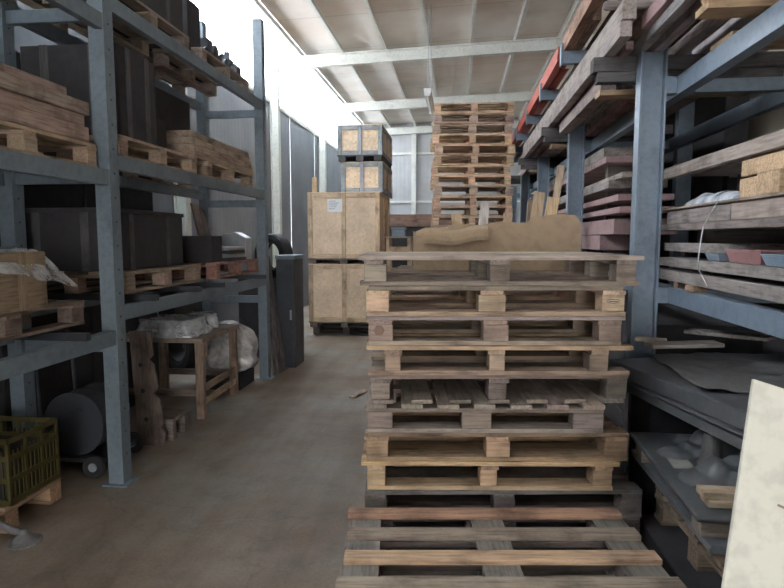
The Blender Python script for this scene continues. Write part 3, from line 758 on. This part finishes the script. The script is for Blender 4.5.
# ------------------------------------------------------------------ far end clutter
def lumber(x0, x1, y0, y1, z0, z1, color, label, axis='x', mat=None, group=None, name='plank', cat='plank', bev=.003):
    m = MB(); m.box(x0, x1, y0, y1, z0, z1)
    return tag(m.build(name, mat or (WX if axis == 'x' else WY), None, color, bev), label, cat, group)
stuff_box('storage_chest', 'long dark timber bin standing at the far wall', 'bin', DARKBOX, -1.6, .9, 13.0, 14.0, .001, 1.85, lid=True)
for k in range(3): lumber(-1.6+.02*k, .9-.05*k, 12.99+.05*k, 13.3, 1.8525+.09*k, 1.9405+.09*k, jit((.27,.18,.14)), 'long brown beam, %s on the dark bin at the far wall' % ordtop(2-k,3), 'x', group='beams on the far bin')
t = empty('trestle', (-.93, 8.9, 0), 0, 'pale wooden trestle frame between the crates and the tall pallet stack', 'trestle')
for x in (-.15,.17):
    m = MB(); m.box(x-.025,x+.025,-.03,.03,0,1.6); m.build('post', WZ, t, (.5,.38,.25), .002)
    m = MB(); m.box(x-.025,x+.025,.25,.31,0,1.6); m.build('post', WZ, t, (.4,.3,.22), .002)
for z in (1.4, 1.08, .5): m = MB(); m.box(-.124,.144,-.025,.025,z,z+.07); m.build('rail', WX, t, (.5,.36,.22), .002)
m = MB(); m.box(-.2,.22,-.05,.33,1.601,1.625); m.build('shelf_board', WX, t, (.3,.25,.2), .002)
stuff_box('tool_box', 'grey metal box sitting on the pale trestle', 'box', GREYBLUE, -1.03,-.83, 8.92,9.15,1.6265,1.76, lid=True)

# ------------------------------------------------------------------ right rack
rr = empty('cantilever_rack', (1.12, 3.8, 0), 0, 'blue grey steel rack loaded with long timbers along the right wall', 'rack')
def rp(m, name, mat=BLUE, bevel=.002, par=rr):
    o = m.build(name, mat, par, bevel=bevel); o.location = (-1.12, -3.8, 0); return o
PY = [1.46, 3.78, 6.08, 8.38, 10.68, 12.98]
for y in PY[1:]:
    m = MB(); x0, x1, h = 1.05, 1.2, 2.7
    m.box(x0, x0+.012, y-.05, y+.05, .0, h); m.box(x1-.012, x1, y-.05, y+.05, .0, h); m.box(x0+.012, x1-.012, y-.004, y+.004, .0, h)
    rp(m, 'column')
    m = MB(); m.box(2.06, 2.2, y-.05, y+.05, 0, 3.6); rp(m, 'rear_column')
    for z in (1.305, 2.55):
        m = MB(); m.box(1.2005, 1.2615, y-.04, y+.04, z-.1, z-.002); rp(m, 'bracket')
        m = MB(); m.box(1.3305, 1.9895, y-.03, y+.03, z-.095, z-.02); rp(m, 'arm')
m = MB(); m.box(1.262, 1.33, -.5, 13.0, 2.44, 2.55); rp(m, 'beam')
m = MB(); m.box(1.262, 1.33, -.5, 13.0, 1.205, 1.305); rp(m, 'beam')
m = MB(); m.box(1.99, 2.05, -.5, 13.0, 2.44, 2.55); rp(m, 'beam')
m = MB(); m.box(1.99, 2.05, -.5, 13.0, 1.205, 1.305); rp(m, 'beam')
ARM = [5.03+1.25*k for k in range(6)]
for y in ARM:
    m = MB(); m.box(.80, 2.06, y-.03, y+.03, 2.99, 3.09); a = rp(m, 'upper_arm')
    m = MB(); m.box(.787, .7995, y-.035, y+.035, 2.98, 3.15); rp(m, 'stop_plate')
m = MB(); m.box(2.06, 2.12, 3.8, 13.0, 2.9, 3.0); rp(m, 'upper_rail')

DW=(.17,.135,.125); PW=(.34,.25,.235); GW=(.30,.265,.245); LW=(.42,.36,.31)
# --- near bay shelf (face x about 1.25), long planks running away from the camera
G1 = 'long timbers in the near bay of the right rack'
def nb(x0, x1, y0, y1, z0, z1, c, label, **kw): return lumber(x0, x1, y0, y1, z0, z1, c, label, 'y', group=kw.pop('group', G1), **kw)
nb(1.25,1.5,.3,3.87,1.345,1.407,GW,'weathered plank just above the lower blue beam, lowest in the near bay')
nb(1.55,1.9,.3,3.87,1.3455,1.41,DW,'dark plank behind the lowest weathered one in the near bay')
for k, y in enumerate((.8,2.1,3.6)):
    lumber(1.265,2.02,y,y+.07,1.3065,1.344,(.34,.22,.16),'short bearer block under the lowest plank, %s from the camera' % ['nearest','middle one','farthest'][k], 'x', group='bearers under the lowest plank', name='bearer', cat='bearer')
for k, y in enumerate((1.0,3.2)): lumber(1.3,1.9,y,y+.05,1.411,1.431,(.2,.16,.14),['thin spacer batten between the two lowest planks, nearer one','thin spacer batten between the two lowest planks, farther one'][k],'x',group='spacer battens',name='spacer_batten',cat='batten')
nb(1.245,1.6,.3,3.87,1.432,1.482,GW,'grey plank carrying the red and blue trays in the near bay')
nb(1.65,1.95,.3,3.87,1.432,1.484,DW,'dark plank behind the tray plank in the near bay')
def tray(label, mat, x, y, z, L, W, h):
    t = empty('plastic_tray', (x, y, z), R(88), label, 'tray', 'plastic trays on the right rack')
    m = MB(); b = .8
    def ringp(s, zz): return [(-L/2*s[0],-W/2*s[1],zz),(L/2*s[0],-W/2*s[1],zz),(L/2*s[0],W/2*s[1],zz),(-L/2*s[0],W/2*s[1],zz)]
    R0 = [m.bm.verts.new(p) for p in ringp((.86,.8),0)]; R1 = [m.bm.verts.new(p) for p in ringp((.98,.96),h)]; R2 = [m.bm.verts.new(p) for p in ringp((.92,.86),h)]; R3 = [m.bm.verts.new(p) for p in ringp((.8,.7),.008)]
    for A, B in ((R0,R1),(R1,R2),(R2,R3)):
        for i in range(4): m.bm.faces.new((A[i],A[(i+1)%4],B[(i+1)%4],B[i]))
    m.bm.faces.new(R0[::-1]); m.bm.faces.new(R3)
    m.build('tub', mat, t, bevel=.003)
    m = MB()
    m.box(-L/2,L/2,-W/2,-W/2+.012,h,h+.008); m.box(-L/2,L/2,W/2-.012,W/2,h,h+.008); m.box(-L/2,-L/2+.012,-W/2+.0125,W/2-.0125,h,h+.008); m.box(L/2-.012,L/2,-W/2+.0125,W/2-.0125,h,h+.008)
    m.build('rim', mat, t, bevel=.002)
tray('small grey plastic tray left of the red one on the right rack', BLUEPL, 1.335, 3.18, 1.4835, .18, .12, .03)
tray('faded red plastic tray between two blue grey ones on the right rack', painted('faded_red_plastic', (.34,.17,.165), .5, 0, .5), 1.36, 2.88, 1.4835, .38, .15, .055)
tray('blue grey plastic tray right of the red one on the right rack', BLUEPL, 1.325, 2.47, 1.4835, .38, .14, .042)
nb(1.49,1.66,1.0,2.25,1.536,1.566,GW,'short narrow grey board lying over the blue grey tray')
for k, y in enumerate((3.25,3.7)): lumber(1.33,1.9,y,y+.06,1.485,1.519,(.2,.16,.14),['low dark spacer under the rounded grey plank, nearer one','low dark spacer under the rounded grey plank, farther one'][k],'x',group='low dark spacers',name='spacer_block',cat='block')
m = MB(); m.prism([(1.28,3.9,1.5205),(1.28,3.36,1.5205),(1.56,2.9,1.5205),(1.6,2.9,1.52),(1.6,3.9,1.52)], (0,0,.05)); tag(m.build('plank', WY, None, GW, .004), 'grey plank with a cut corner lying behind the plastic trays', 'plank', G1)
lumber(1.36,1.9,3.5,3.6,1.571,1.643,(.16,.13,.12),'dark upright spacer block holding the double beam, farther one','x',group='upright spacers',name='spacer_block',cat='block')
lumber(1.62,1.9,1.1,1.2,1.4855,1.643,(.16,.13,.12),'dark upright spacer block holding the double beam, nearer one','x',group='upright spacers',name='spacer_block',cat='block')
nb(1.25,1.62,.2,3.9,1.644,1.682,(.24,.20,.18),'flat grey board under the heavy pale beams in the near bay')
nb(1.255,1.45,.2,2.94,1.683,1.764,(.36,.29,.25),'heavy pale beam end on the flat board, nearer of two')
nb(1.255,1.45,2.95,3.8,1.683,1.762,(.27,.23,.21),'heavy greyer beam end on the flat board, farther of two')
nb(1.63,1.93,.2,3.65,1.645,1.765,DW,'dark beam behind the heavy pale beams in the near bay')
nb(1.24,1.6,1.0,3.86,1.766,1.779,(.36,.28,.22),'thin brown board under the wooden blocks and silvery parcel')
# silvery parcel
t = tag(None or (lambda: (lambda m: (m.grid(30,20,lambda u,v:(1.30+.22*v, 2.95+u*.74+.03*math.sin(v*5), 1.781+(.001 if v in (0,1) or u in (0,1) else (.055+.02*u)*(math.sin(v*math.pi)**.4)*(math.sin(u*math.pi)**.3)*(1+.4*noise.noise(Vector((u*6,v*3,2)))))),.0008), m.build('wrapped_parcel', WRAP, None, smooth=True))[1])(MB()))(), 'crumpled silvery plastic parcel on the right rack beside the wooden blocks', 'parcel')
for k, (x0,x1,y0,y1,z0,z1,l) in enumerate(((1.262,1.4,2.715,2.885,1.7805,1.866,'lower farther block of the small pale block pile on the right rack'),(1.25,1.4,2.52,2.705,1.7805,1.872,'lower nearer block of the small pale block pile on the right rack'),(1.262,1.4,2.48,2.875,1.874,1.945,'upper long block of the small pale block pile on the right rack'),(1.41,1.5,2.4,2.8,1.7805,1.84,'pale block at the back of the small block pile'))):
    lumber(x0,x1,y0,y1,z0,z1,(.60,.42,.26),l,'x',group='pale wooden blocks on the right rack',name='wood_block',cat='block',bev=.004)
lumber(1.56,2.0,3.5,3.6,1.781,1.959,(.17,.14,.13),'dark spacer standing under the long pale plank, farther one','x',group='spacers under the long pale plank',name='spacer_block',cat='block')
lumber(1.3,2.0,.8,.9,1.781,1.959,(.17,.14,.13),'dark spacer standing under the long pale plank, nearer one','x',group='spacers under the long pale plank',name='spacer_block',cat='block')
nb(1.25,1.29,.2,3.88,1.96,2.025,(.36,.30,.26),'long pale plank on edge crossing the near bay at mid height')
lumber(1.245,1.32,3.32,3.44,1.3065,1.343,(.45,.3,.2),'small splintered wood block squeezed on the lower blue beam','y',group=None,name='wood_block',cat='block',bev=.008)
for k,(x0,z0,c) in enumerate(((1.35,1.96,DW),(1.6,1.96,GW),(1.8,1.96,DW))): nb(x0,x0+.2,.5,3.7+.1*k,z0,z0+.05,c,['dark plank lying just behind the long pale plank','grey plank lying second behind the long pale plank','dark plank lying deepest behind the long pale plank'][k])
for k in range(3): lumber(1.34,2.02,1.0+1.1*k,1.06+1.1*k,2.012,2.03,(.3,.24,.2),'thin lath across the planks behind the long pale plank, %s from the camera' % ['first','second','third'][k],'x',group='laths at mid height',name='lath',cat='lath')
for k in range(2): nb(1.4+.3*k,1.62+.3*k,.6,3.9,2.0315,2.07,jit(GW),['broad grey board on the laths in the near bay, aisle side','broad grey board on the laths in the near bay, wall side'][k])
# deck boards lying on the upper beams
lumber(1.265,2.1,3.05,3.3,2.551,2.575,(.33,.22,.13),'brown sheet board lying across the upper blue beams near the column','x',name='board',cat='board',group='boards across the upper beams')
for k in range(6): lumber(1.27,2.1,.1+.36*k,.38+.36*k,2.551,2.572,jit((.17,.13,.1),.2),'dark board lying across the upper blue beams, %s from the camera' % ['first','second','third','fourth','fifth','sixth'][k],'x',name='board',cat='board',group='boards across the upper beams')
# log and board crossing at the column
lumber(1.04,1.75,2.76,2.9,2.5775,2.612,(.46,.31,.18),'yellowish board end jutting out over the upper beam under the log','x',name='board',cat='board')
m = MB(); m.tube([(1.06,2.86,2.655),(1.085,2.86,2.656),(1.8,2.86,2.66)], [.028,.042,.042], 12); tag(m.build('log', WX, None, (.52,.35,.19), smooth=False), 'short yellowish rounded log jutting out over the upper blue beam', 'log')
# overhead planks of the near bay (rest on cross bearers at z 2.79)
for j, y in enumerate(PY[1:5]):
    lumber(.83, 1.9, y+.07, y+.15, 2.5525, 2.612, (.10,.095,.095), 'lower dark cross bearer behind the %s blue column' % ['first','second','third','fourth'][j], 'x', group='dark cross bearers behind the columns', name='bearer', cat='bearer')
    lumber(.80, 2.05, y+.065, y+.155, 2.6135, 2.70, (.11,.10,.10), 'upper dark cross bearer behind the %s blue column' % ['first','second','third','fourth'][j], 'x', group='dark cross bearers behind the columns', name='bearer', cat='bearer')
    if j < 3: lumber(.92+.03*j, 1.9, y+.42, y+.56, 2.552, 2.588, (.46,.33,.21), 'light lath poking out over the upper beam past the %s column' % ['first','second','third'][j], 'x', group='light laths past the columns', name='lath', cat='lath')
G2 = 'overhead planks of the near bay'
near_over = [(1.0,1.07,.6,3.58,2.765,2.84,(.40,.16,.16),'faded red plank, overhead nearest the aisle, ending before the column',PINK),
 (1.03,1.085,.6,4.22,2.7015,2.762,(.27,.25,.245),'grey overhead plank with a rounded far end, second from the aisle',None),
 (1.125,1.185,.6,4.28,2.7015,2.76,(.33,.28,.27),'pinkish grey overhead plank, third from the aisle',None),
 (1.27,1.34,.6,4.0,2.7015,2.76,(.35,.29,.29),'pale grey overhead plank, fourth from the aisle',None),
 (1.42,1.50,.6,3.98,2.7015,2.76,(.33,.30,.30),'pale overhead plank, fifth from the aisle',None),
 (1.60,1.72,.6,3.98,2.7015,2.76,(.24,.21,.2),'brown grey overhead plank, sixth from the aisle',None)]
lumber(.98,2.0,1.0,1.08,2.6135,2.70,(.1,.095,.095),'dark cross bearer over the near end of the right rack','x',group='dark cross bearers behind the columns',name='bearer',cat='bearer')
for k in range(2): lumber(1.3+.6*k,1.4+.6*k,1.0,1.08,2.573,2.6125,(.1,.095,.095),'dark packing block under the nearest cross bearer, %s side' % ['aisle','wall'][k],'x',name='packing_block',cat='block')
for x0,x1,y0,y1,z0,z1,c,l,mt in near_over: nb(x0,x1,y0,y1,z0,z1,c,l,group=G2,mat=mt)
# timbers c: two stacked beams with blunt near ends
lumber(.86,.925,3.48,9.2,2.7015,2.785,(.34,.29,.27),'long pale beam jutting over the aisle, lower of two','y',group='long beams jutting over the aisle',name='beam',cat='beam')
lumber(.865,.94,3.46,8.6,2.787,2.89,(.36,.31,.28),'long pale beam jutting over the aisle, upper of two','y',group='long beams jutting over the aisle',name='beam',cat='beam')
m = MB(); m.tube([(.80,3.62,2.917),(.815,3.62,2.917),(1.1,3.62,2.917)],[.018,.026,.026],10); tag(m.build('round_bar', WX, None, (.3,.25,.24)), 'round wooden bar end lying across the two jutting beams', 'bar')
lumber(.955,1.0,3.72,9.6,2.7015,2.75,(.27,.19,.18),'reddish brown lath beside the two jutting beams','y',group='long beams jutting over the aisle',name='lath',cat='lath')
# far bays: planks on the upper beam
G3 = 'planks on the upper beam of the far bays'
for k,(x0,w,z0,h,y0,c,l) in enumerate(((1.07,.10,2.7015,.06,4.95,(.24,.18,.17),'dark brown timber over the column tops with its near end at the second bay'),
    (1.19,.09,2.7015,.055,4.6,(.36,.32,.3),'pale grey timber over the column tops in the second bay'),
    (1.29,.12,2.7015,.06,4.4,(.2,.17,.17),'dark timber beside the pale one over the column tops'),
    (.93,.10,2.5885,.10,4.22,(.30,.24,.22),'blunt ended brown beam on the laths, outermost in the second bay'),
    (1.215,.09,2.5885,.05,4.62,(.42,.27,.27),'pink faded plank on the far laths, lower'),
    (1.22,.09,2.6395,.045,4.5,(.38,.28,.275),'pinkish plank on the far laths, upper'),
    (1.34,.12,2.5885,.09,4.32,(.26,.2,.19),'dark square timber behind the pinkish planks'),
    (1.48,.2,2.5885,.08,4.5,(.22,.18,.17),'wide dark timber deepest on the far laths'),
    (1.08,.08,2.763,.05,5.6,(.34,.3,.28),'pale plank lying on the dark brown timber over the columns'))):
    y0_ = y0; y1_ = 11.2+.1*k
    if l.startswith('blunt'): y1_ = 5.9
    elif z0 < 2.6 or l.startswith('pinkish'): y1_ = 6.1
    lumber(x0,x0+w,y0_,y1_ if y1_ < 10 else y1_,z0,z0+h,c,l,'y',group=G3)
m = MB(); m.box(1.10,1.17,5.1,5.18,2.7625,2.83); tag(m.build('wood_block', WX, None, (.6,.35,.2), .004), 'small orange wood block on the planks over the far columns', 'block')
# top tier on the upper arms
G4 = 'timbers on the top arms of the right rack'
for k,(x0,w,z0,h,y0,y1,c) in enumerate(((.81,.07,3.0915,.05,3.5,5.2,(.42,.25,.18)),(.81,.075,3.1425,.05,3.3,5.22,(.46,.30,.22)),(.82,.06,3.1935,.045,3.1,5.16,(.36,.22,.17)),(.89,.06,3.0915,.09,4.35,5.24,(.34,.22,.17)),(.89,.07,3.183,.06,3.0,5.2,(.46,.3,.2)))):
    m = MB(); m.box(x0,x0+w,y0,y1,z0,z0+h); tag(m.build('plank', WY, None, c, .003), 'reddish brown plank jutting high over the aisle, %s' % ['lowest at the edge','second up at the edge','third up at the edge','lower one behind the edge','upper one behind the edge'][k], 'plank', G4)
def channel(x0, x1, y0, y1, z0, z1, label, mat=RED):
    m = MB(); m.box(x0,x1,y0,y1,z0,z0+.006); m.box(x0,x0+.006,y0,y1,z0+.006,z1-.006); m.box(x0,x1,y0,y1,z1-.006,z1)
    tag(m.build('steel_channel', mat, None), label, 'steel channel', 'red steel channels on the top arms')
channel(.805,.865,5.3,12.2,3.0915,3.15,'red steel channel at the outer edge of the top arms, lower of two')
channel(.805,.865,5.28,12.0,3.1515,3.21,'red steel channel at the outer edge of the top arms, upper of two')
channel(.875,.945,5.55,12.4,3.0915,3.16,'red steel channel inside the outer pair on the top arms')
# red bars hanging below, between the arms
for k in range(5):
    x = 1.0+.21*k
    lumber(x, x+.19, 4.0, 12.0, 3.0915, 3.115, jit((.24,.17,.12),.15), 'wide brown plank lying on the top arms, %s from the aisle' % ['first','second','third','fourth','fifth'][k], 'y', group='wide planks on the top arms')
for k in range(3):
    x = 1.02+.25*k
    lumber(x, x+.2, 3.6, 11.5, 3.1165, 3.17, jit(DW,.2), 'dark thick plank on the wide brown ones, %s from the aisle' % ['first','second','third'][k], 'y', group='dark planks on the top arms')
# second bay (4.6 < y) mid level timbers with their near ends towards the camera
G5 = 'painted timbers in the second bay of the right rack'
B2 = [(1.25,1.75,5.5,9.5,1.49,1.625,(.42,.26,.26),'thick timber with a pink side, lowest of the second bay',PINK),
 (1.25,1.75,5.04,9.3,1.63,1.757,(.36,.27,.27),'thick timber with a faded pink side, second from the bottom of the second bay',PINK),
 (1.25,1.65,4.88,8.9,1.80,1.848,None,'pink and white timber with a dark end, third from the bottom of the second bay',PINK),
 (1.25,1.68,4.94,9.0,1.90,1.95,None,'pink and white timber under the grey boards, fourth from the bottom of the second bay',PINK),
 (1.24,1.72,5.22,9.2,2.02,2.085,(.33,.29,.27),'broad grey timber in the middle of the second bay',None),
 (1.29,1.7,5.0,9.0,2.087,2.13,(.38,.33,.29),'pale grey timber on the broad grey one in the second bay',None),
 (1.25,1.74,5.38,9.4,2.25,2.305,(.4,.28,.28),'pinkish timber near the top of the second bay',PINK),
 (1.25,1.7,5.47,9.1,2.307,2.395,(.28,.25,.22),'brown grey timber, topmost of the second bay',None)]
for x0,x1,y0,y1,z0,z1,c,l,mt in B2: lumber(x0,x1,y0,y1,z0,z1,c or (.4,.25,.25),l,'y',group=G5,mat=mt)
for j, z in enumerate(((1.3065,1.489),(1.758,1.799),(1.849,1.899),(1.951,2.019),(2.131,2.249))):
    for k, y in enumerate((5.6,8.7)):
        lumber(1.32,1.63,y,y+.08,z[0],z[1],(.15,.13,.12),'dark spacer in the second bay, %s gap up, %s' % (['first','second','third','fourth','fifth'][j], ['near end','far end'][k]),'x',group='spacers of the second bay',name='spacer_block',cat='block')
for k in range(6):
    z0 = 1.3065+.17*k
    lumber(1.26+.02*(k%2),1.8,9.6,12.8,z0,z0+.165,jit((.2,.15,.15),.25),'dark timber far down the rack, %s of its pile' % ordtop(5-k,6),'y',group='timbers far down the right rack')
# bundles behind/right of the tall stack, far end of the rack
for k in range(7):
    lumber(.98+.01*(k%3),1.9,10.3-.0*k,13.2,2.787+.0*k+.03*k+.001*k,2.815+.03*k,jit((.17,.13,.12),.3),'thin dark board at the far end over the columns, %s of its pile' % ordtop(6-k,7),'y',group='thin boards at the far end of the right rack') if False else None
stuff_box('board_pack', 'tall dark backing added to shade the right wall behind the far bays', 'board pack', DARKBOX, 2.3,2.5,5.6,13.0,.001,4.0)  # added dark backing, stands in for the shade behind the rack
stuff_box('board_pack', 'lower dark backing added to shade the right wall behind the near bay', 'board pack', DARKBOX, 2.3,2.5,1.0,5.5,.001,2.25)  # same added dark backing, lower behind the near bay
# lower storage of the second and third bays: stacks of dark boards under the lower beam
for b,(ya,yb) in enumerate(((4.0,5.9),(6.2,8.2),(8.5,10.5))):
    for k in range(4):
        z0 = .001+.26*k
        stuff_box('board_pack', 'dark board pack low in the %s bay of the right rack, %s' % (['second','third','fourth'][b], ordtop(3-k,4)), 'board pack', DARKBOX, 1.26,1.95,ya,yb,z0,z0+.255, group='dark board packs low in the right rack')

# string hanging over the planks of the near bay
m = MB(); pts = [(1.232,3.039,1.77),(1.228,3.10,1.72),(1.226,3.173,1.66),(1.23,3.21,1.58),(1.232,3.232,1.497),(1.232,3.225,1.44),(1.236,3.115,1.36)]
m.tube(pts, .003, 6); tag(m.build('string', PAPER, None, smooth=True), 'pale string hanging down over the edges of the near bay planks', 'string')

# ------------------------------------------------------------------ moulded panels low on the right
def bumps(x, y):
    z = 0
    for bx_, by, r, h in ((-.035,.21,.05,.025),(.07,.26,.055,.04),(.13,.30,.05,.05),(.25,.34,.1,.06),(-.02,-.08,.06,.035),(.085,-.06,.08,.06),(.18,.0,.06,.03),(.3,.12,.09,.04),(.38,-.1,.08,.04),(.1,.42,.06,.03)):
        d = math.hypot(x-bx_, y-by)/r
        if d < 1.6: z += h*max(0, min(1, (1.5-d)*1.6))**.7
    return z
A, Bc = Vector((.79,2.62,0)), Vector((.825,1.92,0))
t = empty('moulded_panel', (.845, 2.11, .60), R(-1.5), 'dark grey moulded panel with rounded bumps and an upright cone, low on the right', 'moulded panel')
m = MB()
def mp(u, v):
    x, y = u*.66, v*.93
    e = min(1, min(u, 1-u, v, 1-v)*9)
    return (x, y, .02+bumps(x-.16, y-.42)*e)
m.grid(74, 74, mp, .02); m.build('sheet', PANEL, t, smooth=True)
m = MB(); m.lathe([(.055,0),(.045,.02),(.036,.12),(.032,.14),(.018,.137)], (.235,.52,.02), 'z', 20); m.build('cone', TARP, t, smooth=False)
m = MB(); m.prism([(.06,.45,.0215),(.15,.46,.0215),(.155,.65,.0215),(.075,.63,.0215)], (0,0,.0012)); m.build('paper_label', painted('dusty_paper',(.33,.32,.28),.8), t)
# timbers stacked on the panel
lumber(.90,1.2,2.16,2.24,.6315,.658,(.42,.33,.23),'lower of the two short battens lying on the moulded panel','x',group='battens on the moulded panel',name='batten',cat='batten')
lumber(.885,1.19,2.17,2.24,.659,.685,(.52,.4,.28),'upper of the two short battens lying on the moulded panel','x',group='battens on the moulded panel',name='batten',cat='batten')
# what the panel lies on
lumber(.87,1.5,2.14,2.23,.53,.5995,(.3,.25,.2),'grey bearer under the near edge of the moulded panel','x',name='bearer',cat='bearer',group='bearers under the moulded panel')
lumber(.87,1.5,2.85,2.94,.53,.5995,(.26,.22,.18),'grey bearer under the far edge of the moulded panel','x',name='bearer',cat='bearer',group='bearers under the moulded panel')
m = MB(); m.box(.88,1.5,2.08,3.05,.50,.5285); tag(m.build('panel', PANEL, None, bevel=.006), 'flat dark panel second down under the moulded panel', 'panel')
for z in (0,):
    pallet('pallet with brown blocks under the dark panels low on the right', (1.36, 2.52, .36), R(0), W=.76, D=.9, Hh=.138, tint=(.26,.19,.14))
pallet('pallet second down under the dark panels low on the right', (1.37, 2.52, .221), R(2), W=.76, D=.9, Hh=.138, tint=(.3,.22,.16))
stuff_box('board_pack', 'dark pack of boards on the floor under the low right pallets', 'board pack', DARKBOX, .9,1.7,2.12,2.98,.001,.2195)
# upper dark sheets pile, further back
for k in range(3):
    m = MB(); a = R(13+k*1.0); h_ = (.045,.012,.075)[k]
    m.box(-.5,.42,-.66,.5,0,h_)
    o = m.build('dark_panel', PANEL, None, bevel=.006); o.location = (1.44-.02*(k==1), 2.98, (.79,.8465,.860)[k]); o.rotation_euler = (0,0,a)
    tag(o, 'dark grey panel, %s of the pile in front of the blue column' % ordtop(2-k,3), 'panel', 'dark sheets before the blue column')
stuff_box('board_pack', 'dark wooden support under the pile of grey sheets before the blue column', 'board pack', DARKBOX, 1.0,1.9,3.16,3.5,.001,.789)
stuff_box('board_pack', 'dark wooden support at the wall side under the pile of grey sheets', 'board pack', DARKBOX, 1.78,1.95,2.2,3.1,.001,.789)
m = MB()
def tf(u, v):
    x = 1.06+u*.82; y = 2.62+v*.85
    n = noise.noise(Vector((x*4, y*4, 0)))*.03+noise.noise(Vector((x*13, y*13, 3)))*.012
    return (x, y, .952+max(-.012, n) + .05*math.exp(-((u-.75)**2+(v-.3)**2)*14))
m.grid(46, 46, tf, .003); tag(m.build('crumpled_sheet', TARP, None, smooth=True), 'crumpled dusty grey sheeting over the dark sheets before the blue column', 'sheeting')
for k,(a,b,w,c,l) in enumerate((((1.02,3.3,1.02),(1.4,3.34,1.03),.12,(.36,.32,.28),'pale grey offcut lying on the dusty sheeting, aisle side'),((1.3,3.5,1.075),(1.6,3.2,1.085),.12,(.24,.22,.2),'long grey offcut lying askew on the dusty sheeting'),((1.0,3.46,1.03),(1.15,3.4,1.03),.06,(.45,.38,.3),'small pale offcut beside the blue column foot'))):
    m = MB(); m.bar(a,b,w,.02); tag(m.build('wood_offcut', WX, None, c, .003), l, 'wood offcut', 'offcuts on the dusty sheeting')

# cream faced board leaning in the right foreground
BL = Vector((.565,1.375,.172)); TL = Vector((.762,1.60,1.236)); rv = Vector((.56,-.085,-.17))
t = empty('leaning_board', BL, 0, 'large cream faced board leaning in the right foreground', 'board')
nrm = (TL-BL).cross(rv).normalized()
if nrm.y < 0: nrm = -nrm
m = MB(); m.prism([(0,0,0), rv, TL-BL+rv, TL-BL], nrm*.018); m.build('panel', CREAM, t, bevel=.002)
def on_board(name, u0, v0, u1, v1, w, mat):
    up = TL-BL; a = rv*u0+up*v0-nrm*.001; b = rv*u1+up*v1-nrm*.001
    m = MB(); m.bar(a, b, w, .0016, nrm); return m.build(name, mat, t)
on_board('stain', .16,.74,.27,.735,.006, BRASS); on_board('stain', .10,.52,.20,.47,.006, BRASS); on_board('stain', .2,.9,.21,.86,.004, BRASS)
on_board('seam', .34,.97,.26,.05,.002, BRASS); on_board('stain', .37,.8,.45,.74,.005, BRASS)

m = MB(); m.bar((-.52,2.62,.004),(-.48,2.60,.004),.008,.005); tag(m.build('wood_splinter', WX, None, (.7,.66,.6)), 'tiny pale wood splinter lying on the open floor', 'splinter')
m = MB(); m.bar((-1.06,5.7,.011),(-.96,6.0,.011),.07,.02); tag(m.build('wood_offcut', WY, None, (.5,.38,.3), .002), 'pale offcut lying on the floor left of the near stack', 'wood offcut')
# ------------------------------------------------------------------ light and camera
w = bpy.data.worlds.new('World'); S.world = w; w.use_nodes = True
bg = w.node_tree.nodes['Background']; bg.inputs[0].default_value = (.97,.98,1.0,1); bg.inputs[1].default_value = 9.0
d = bpy.data.lights.new('Sun', 'SUN'); d.energy = 32; d.angle = R(3); d.color = (1,.96,.91)
o = bpy.data.objects.new('sun', d); COL.objects.link(o)
o.rotation_euler = Vector((-.22,-.18,-1)).to_track_quat('-Z','Y').to_euler()

for p in protos:
    for ch in list(p.children): bpy.data.objects.remove(ch)
    bpy.data.objects.remove(p)
for o in COL.objects:
    if 'label' not in o and o.parent is None and o.type == 'MESH' and 'kind' not in o: print('UNLABELLED', o.name)

cam = bpy.data.cameras.new('camera'); co = bpy.data.objects.new('camera', cam); COL.objects.link(co)
cam.sensor_width = 36; cam.lens = 36*590/784; cam.clip_start = .05
co.location = (0, 0, 1.6); co.rotation_euler = (R(90-5.422), 0, R(6.545))
S.camera = co
S.view_settings.view_transform = 'Standard'; S.view_settings.look = 'None'; S.view_settings.gamma = 1
S.view_settings.use_curve_mapping = False; S.view_settings.exposure = 0.75
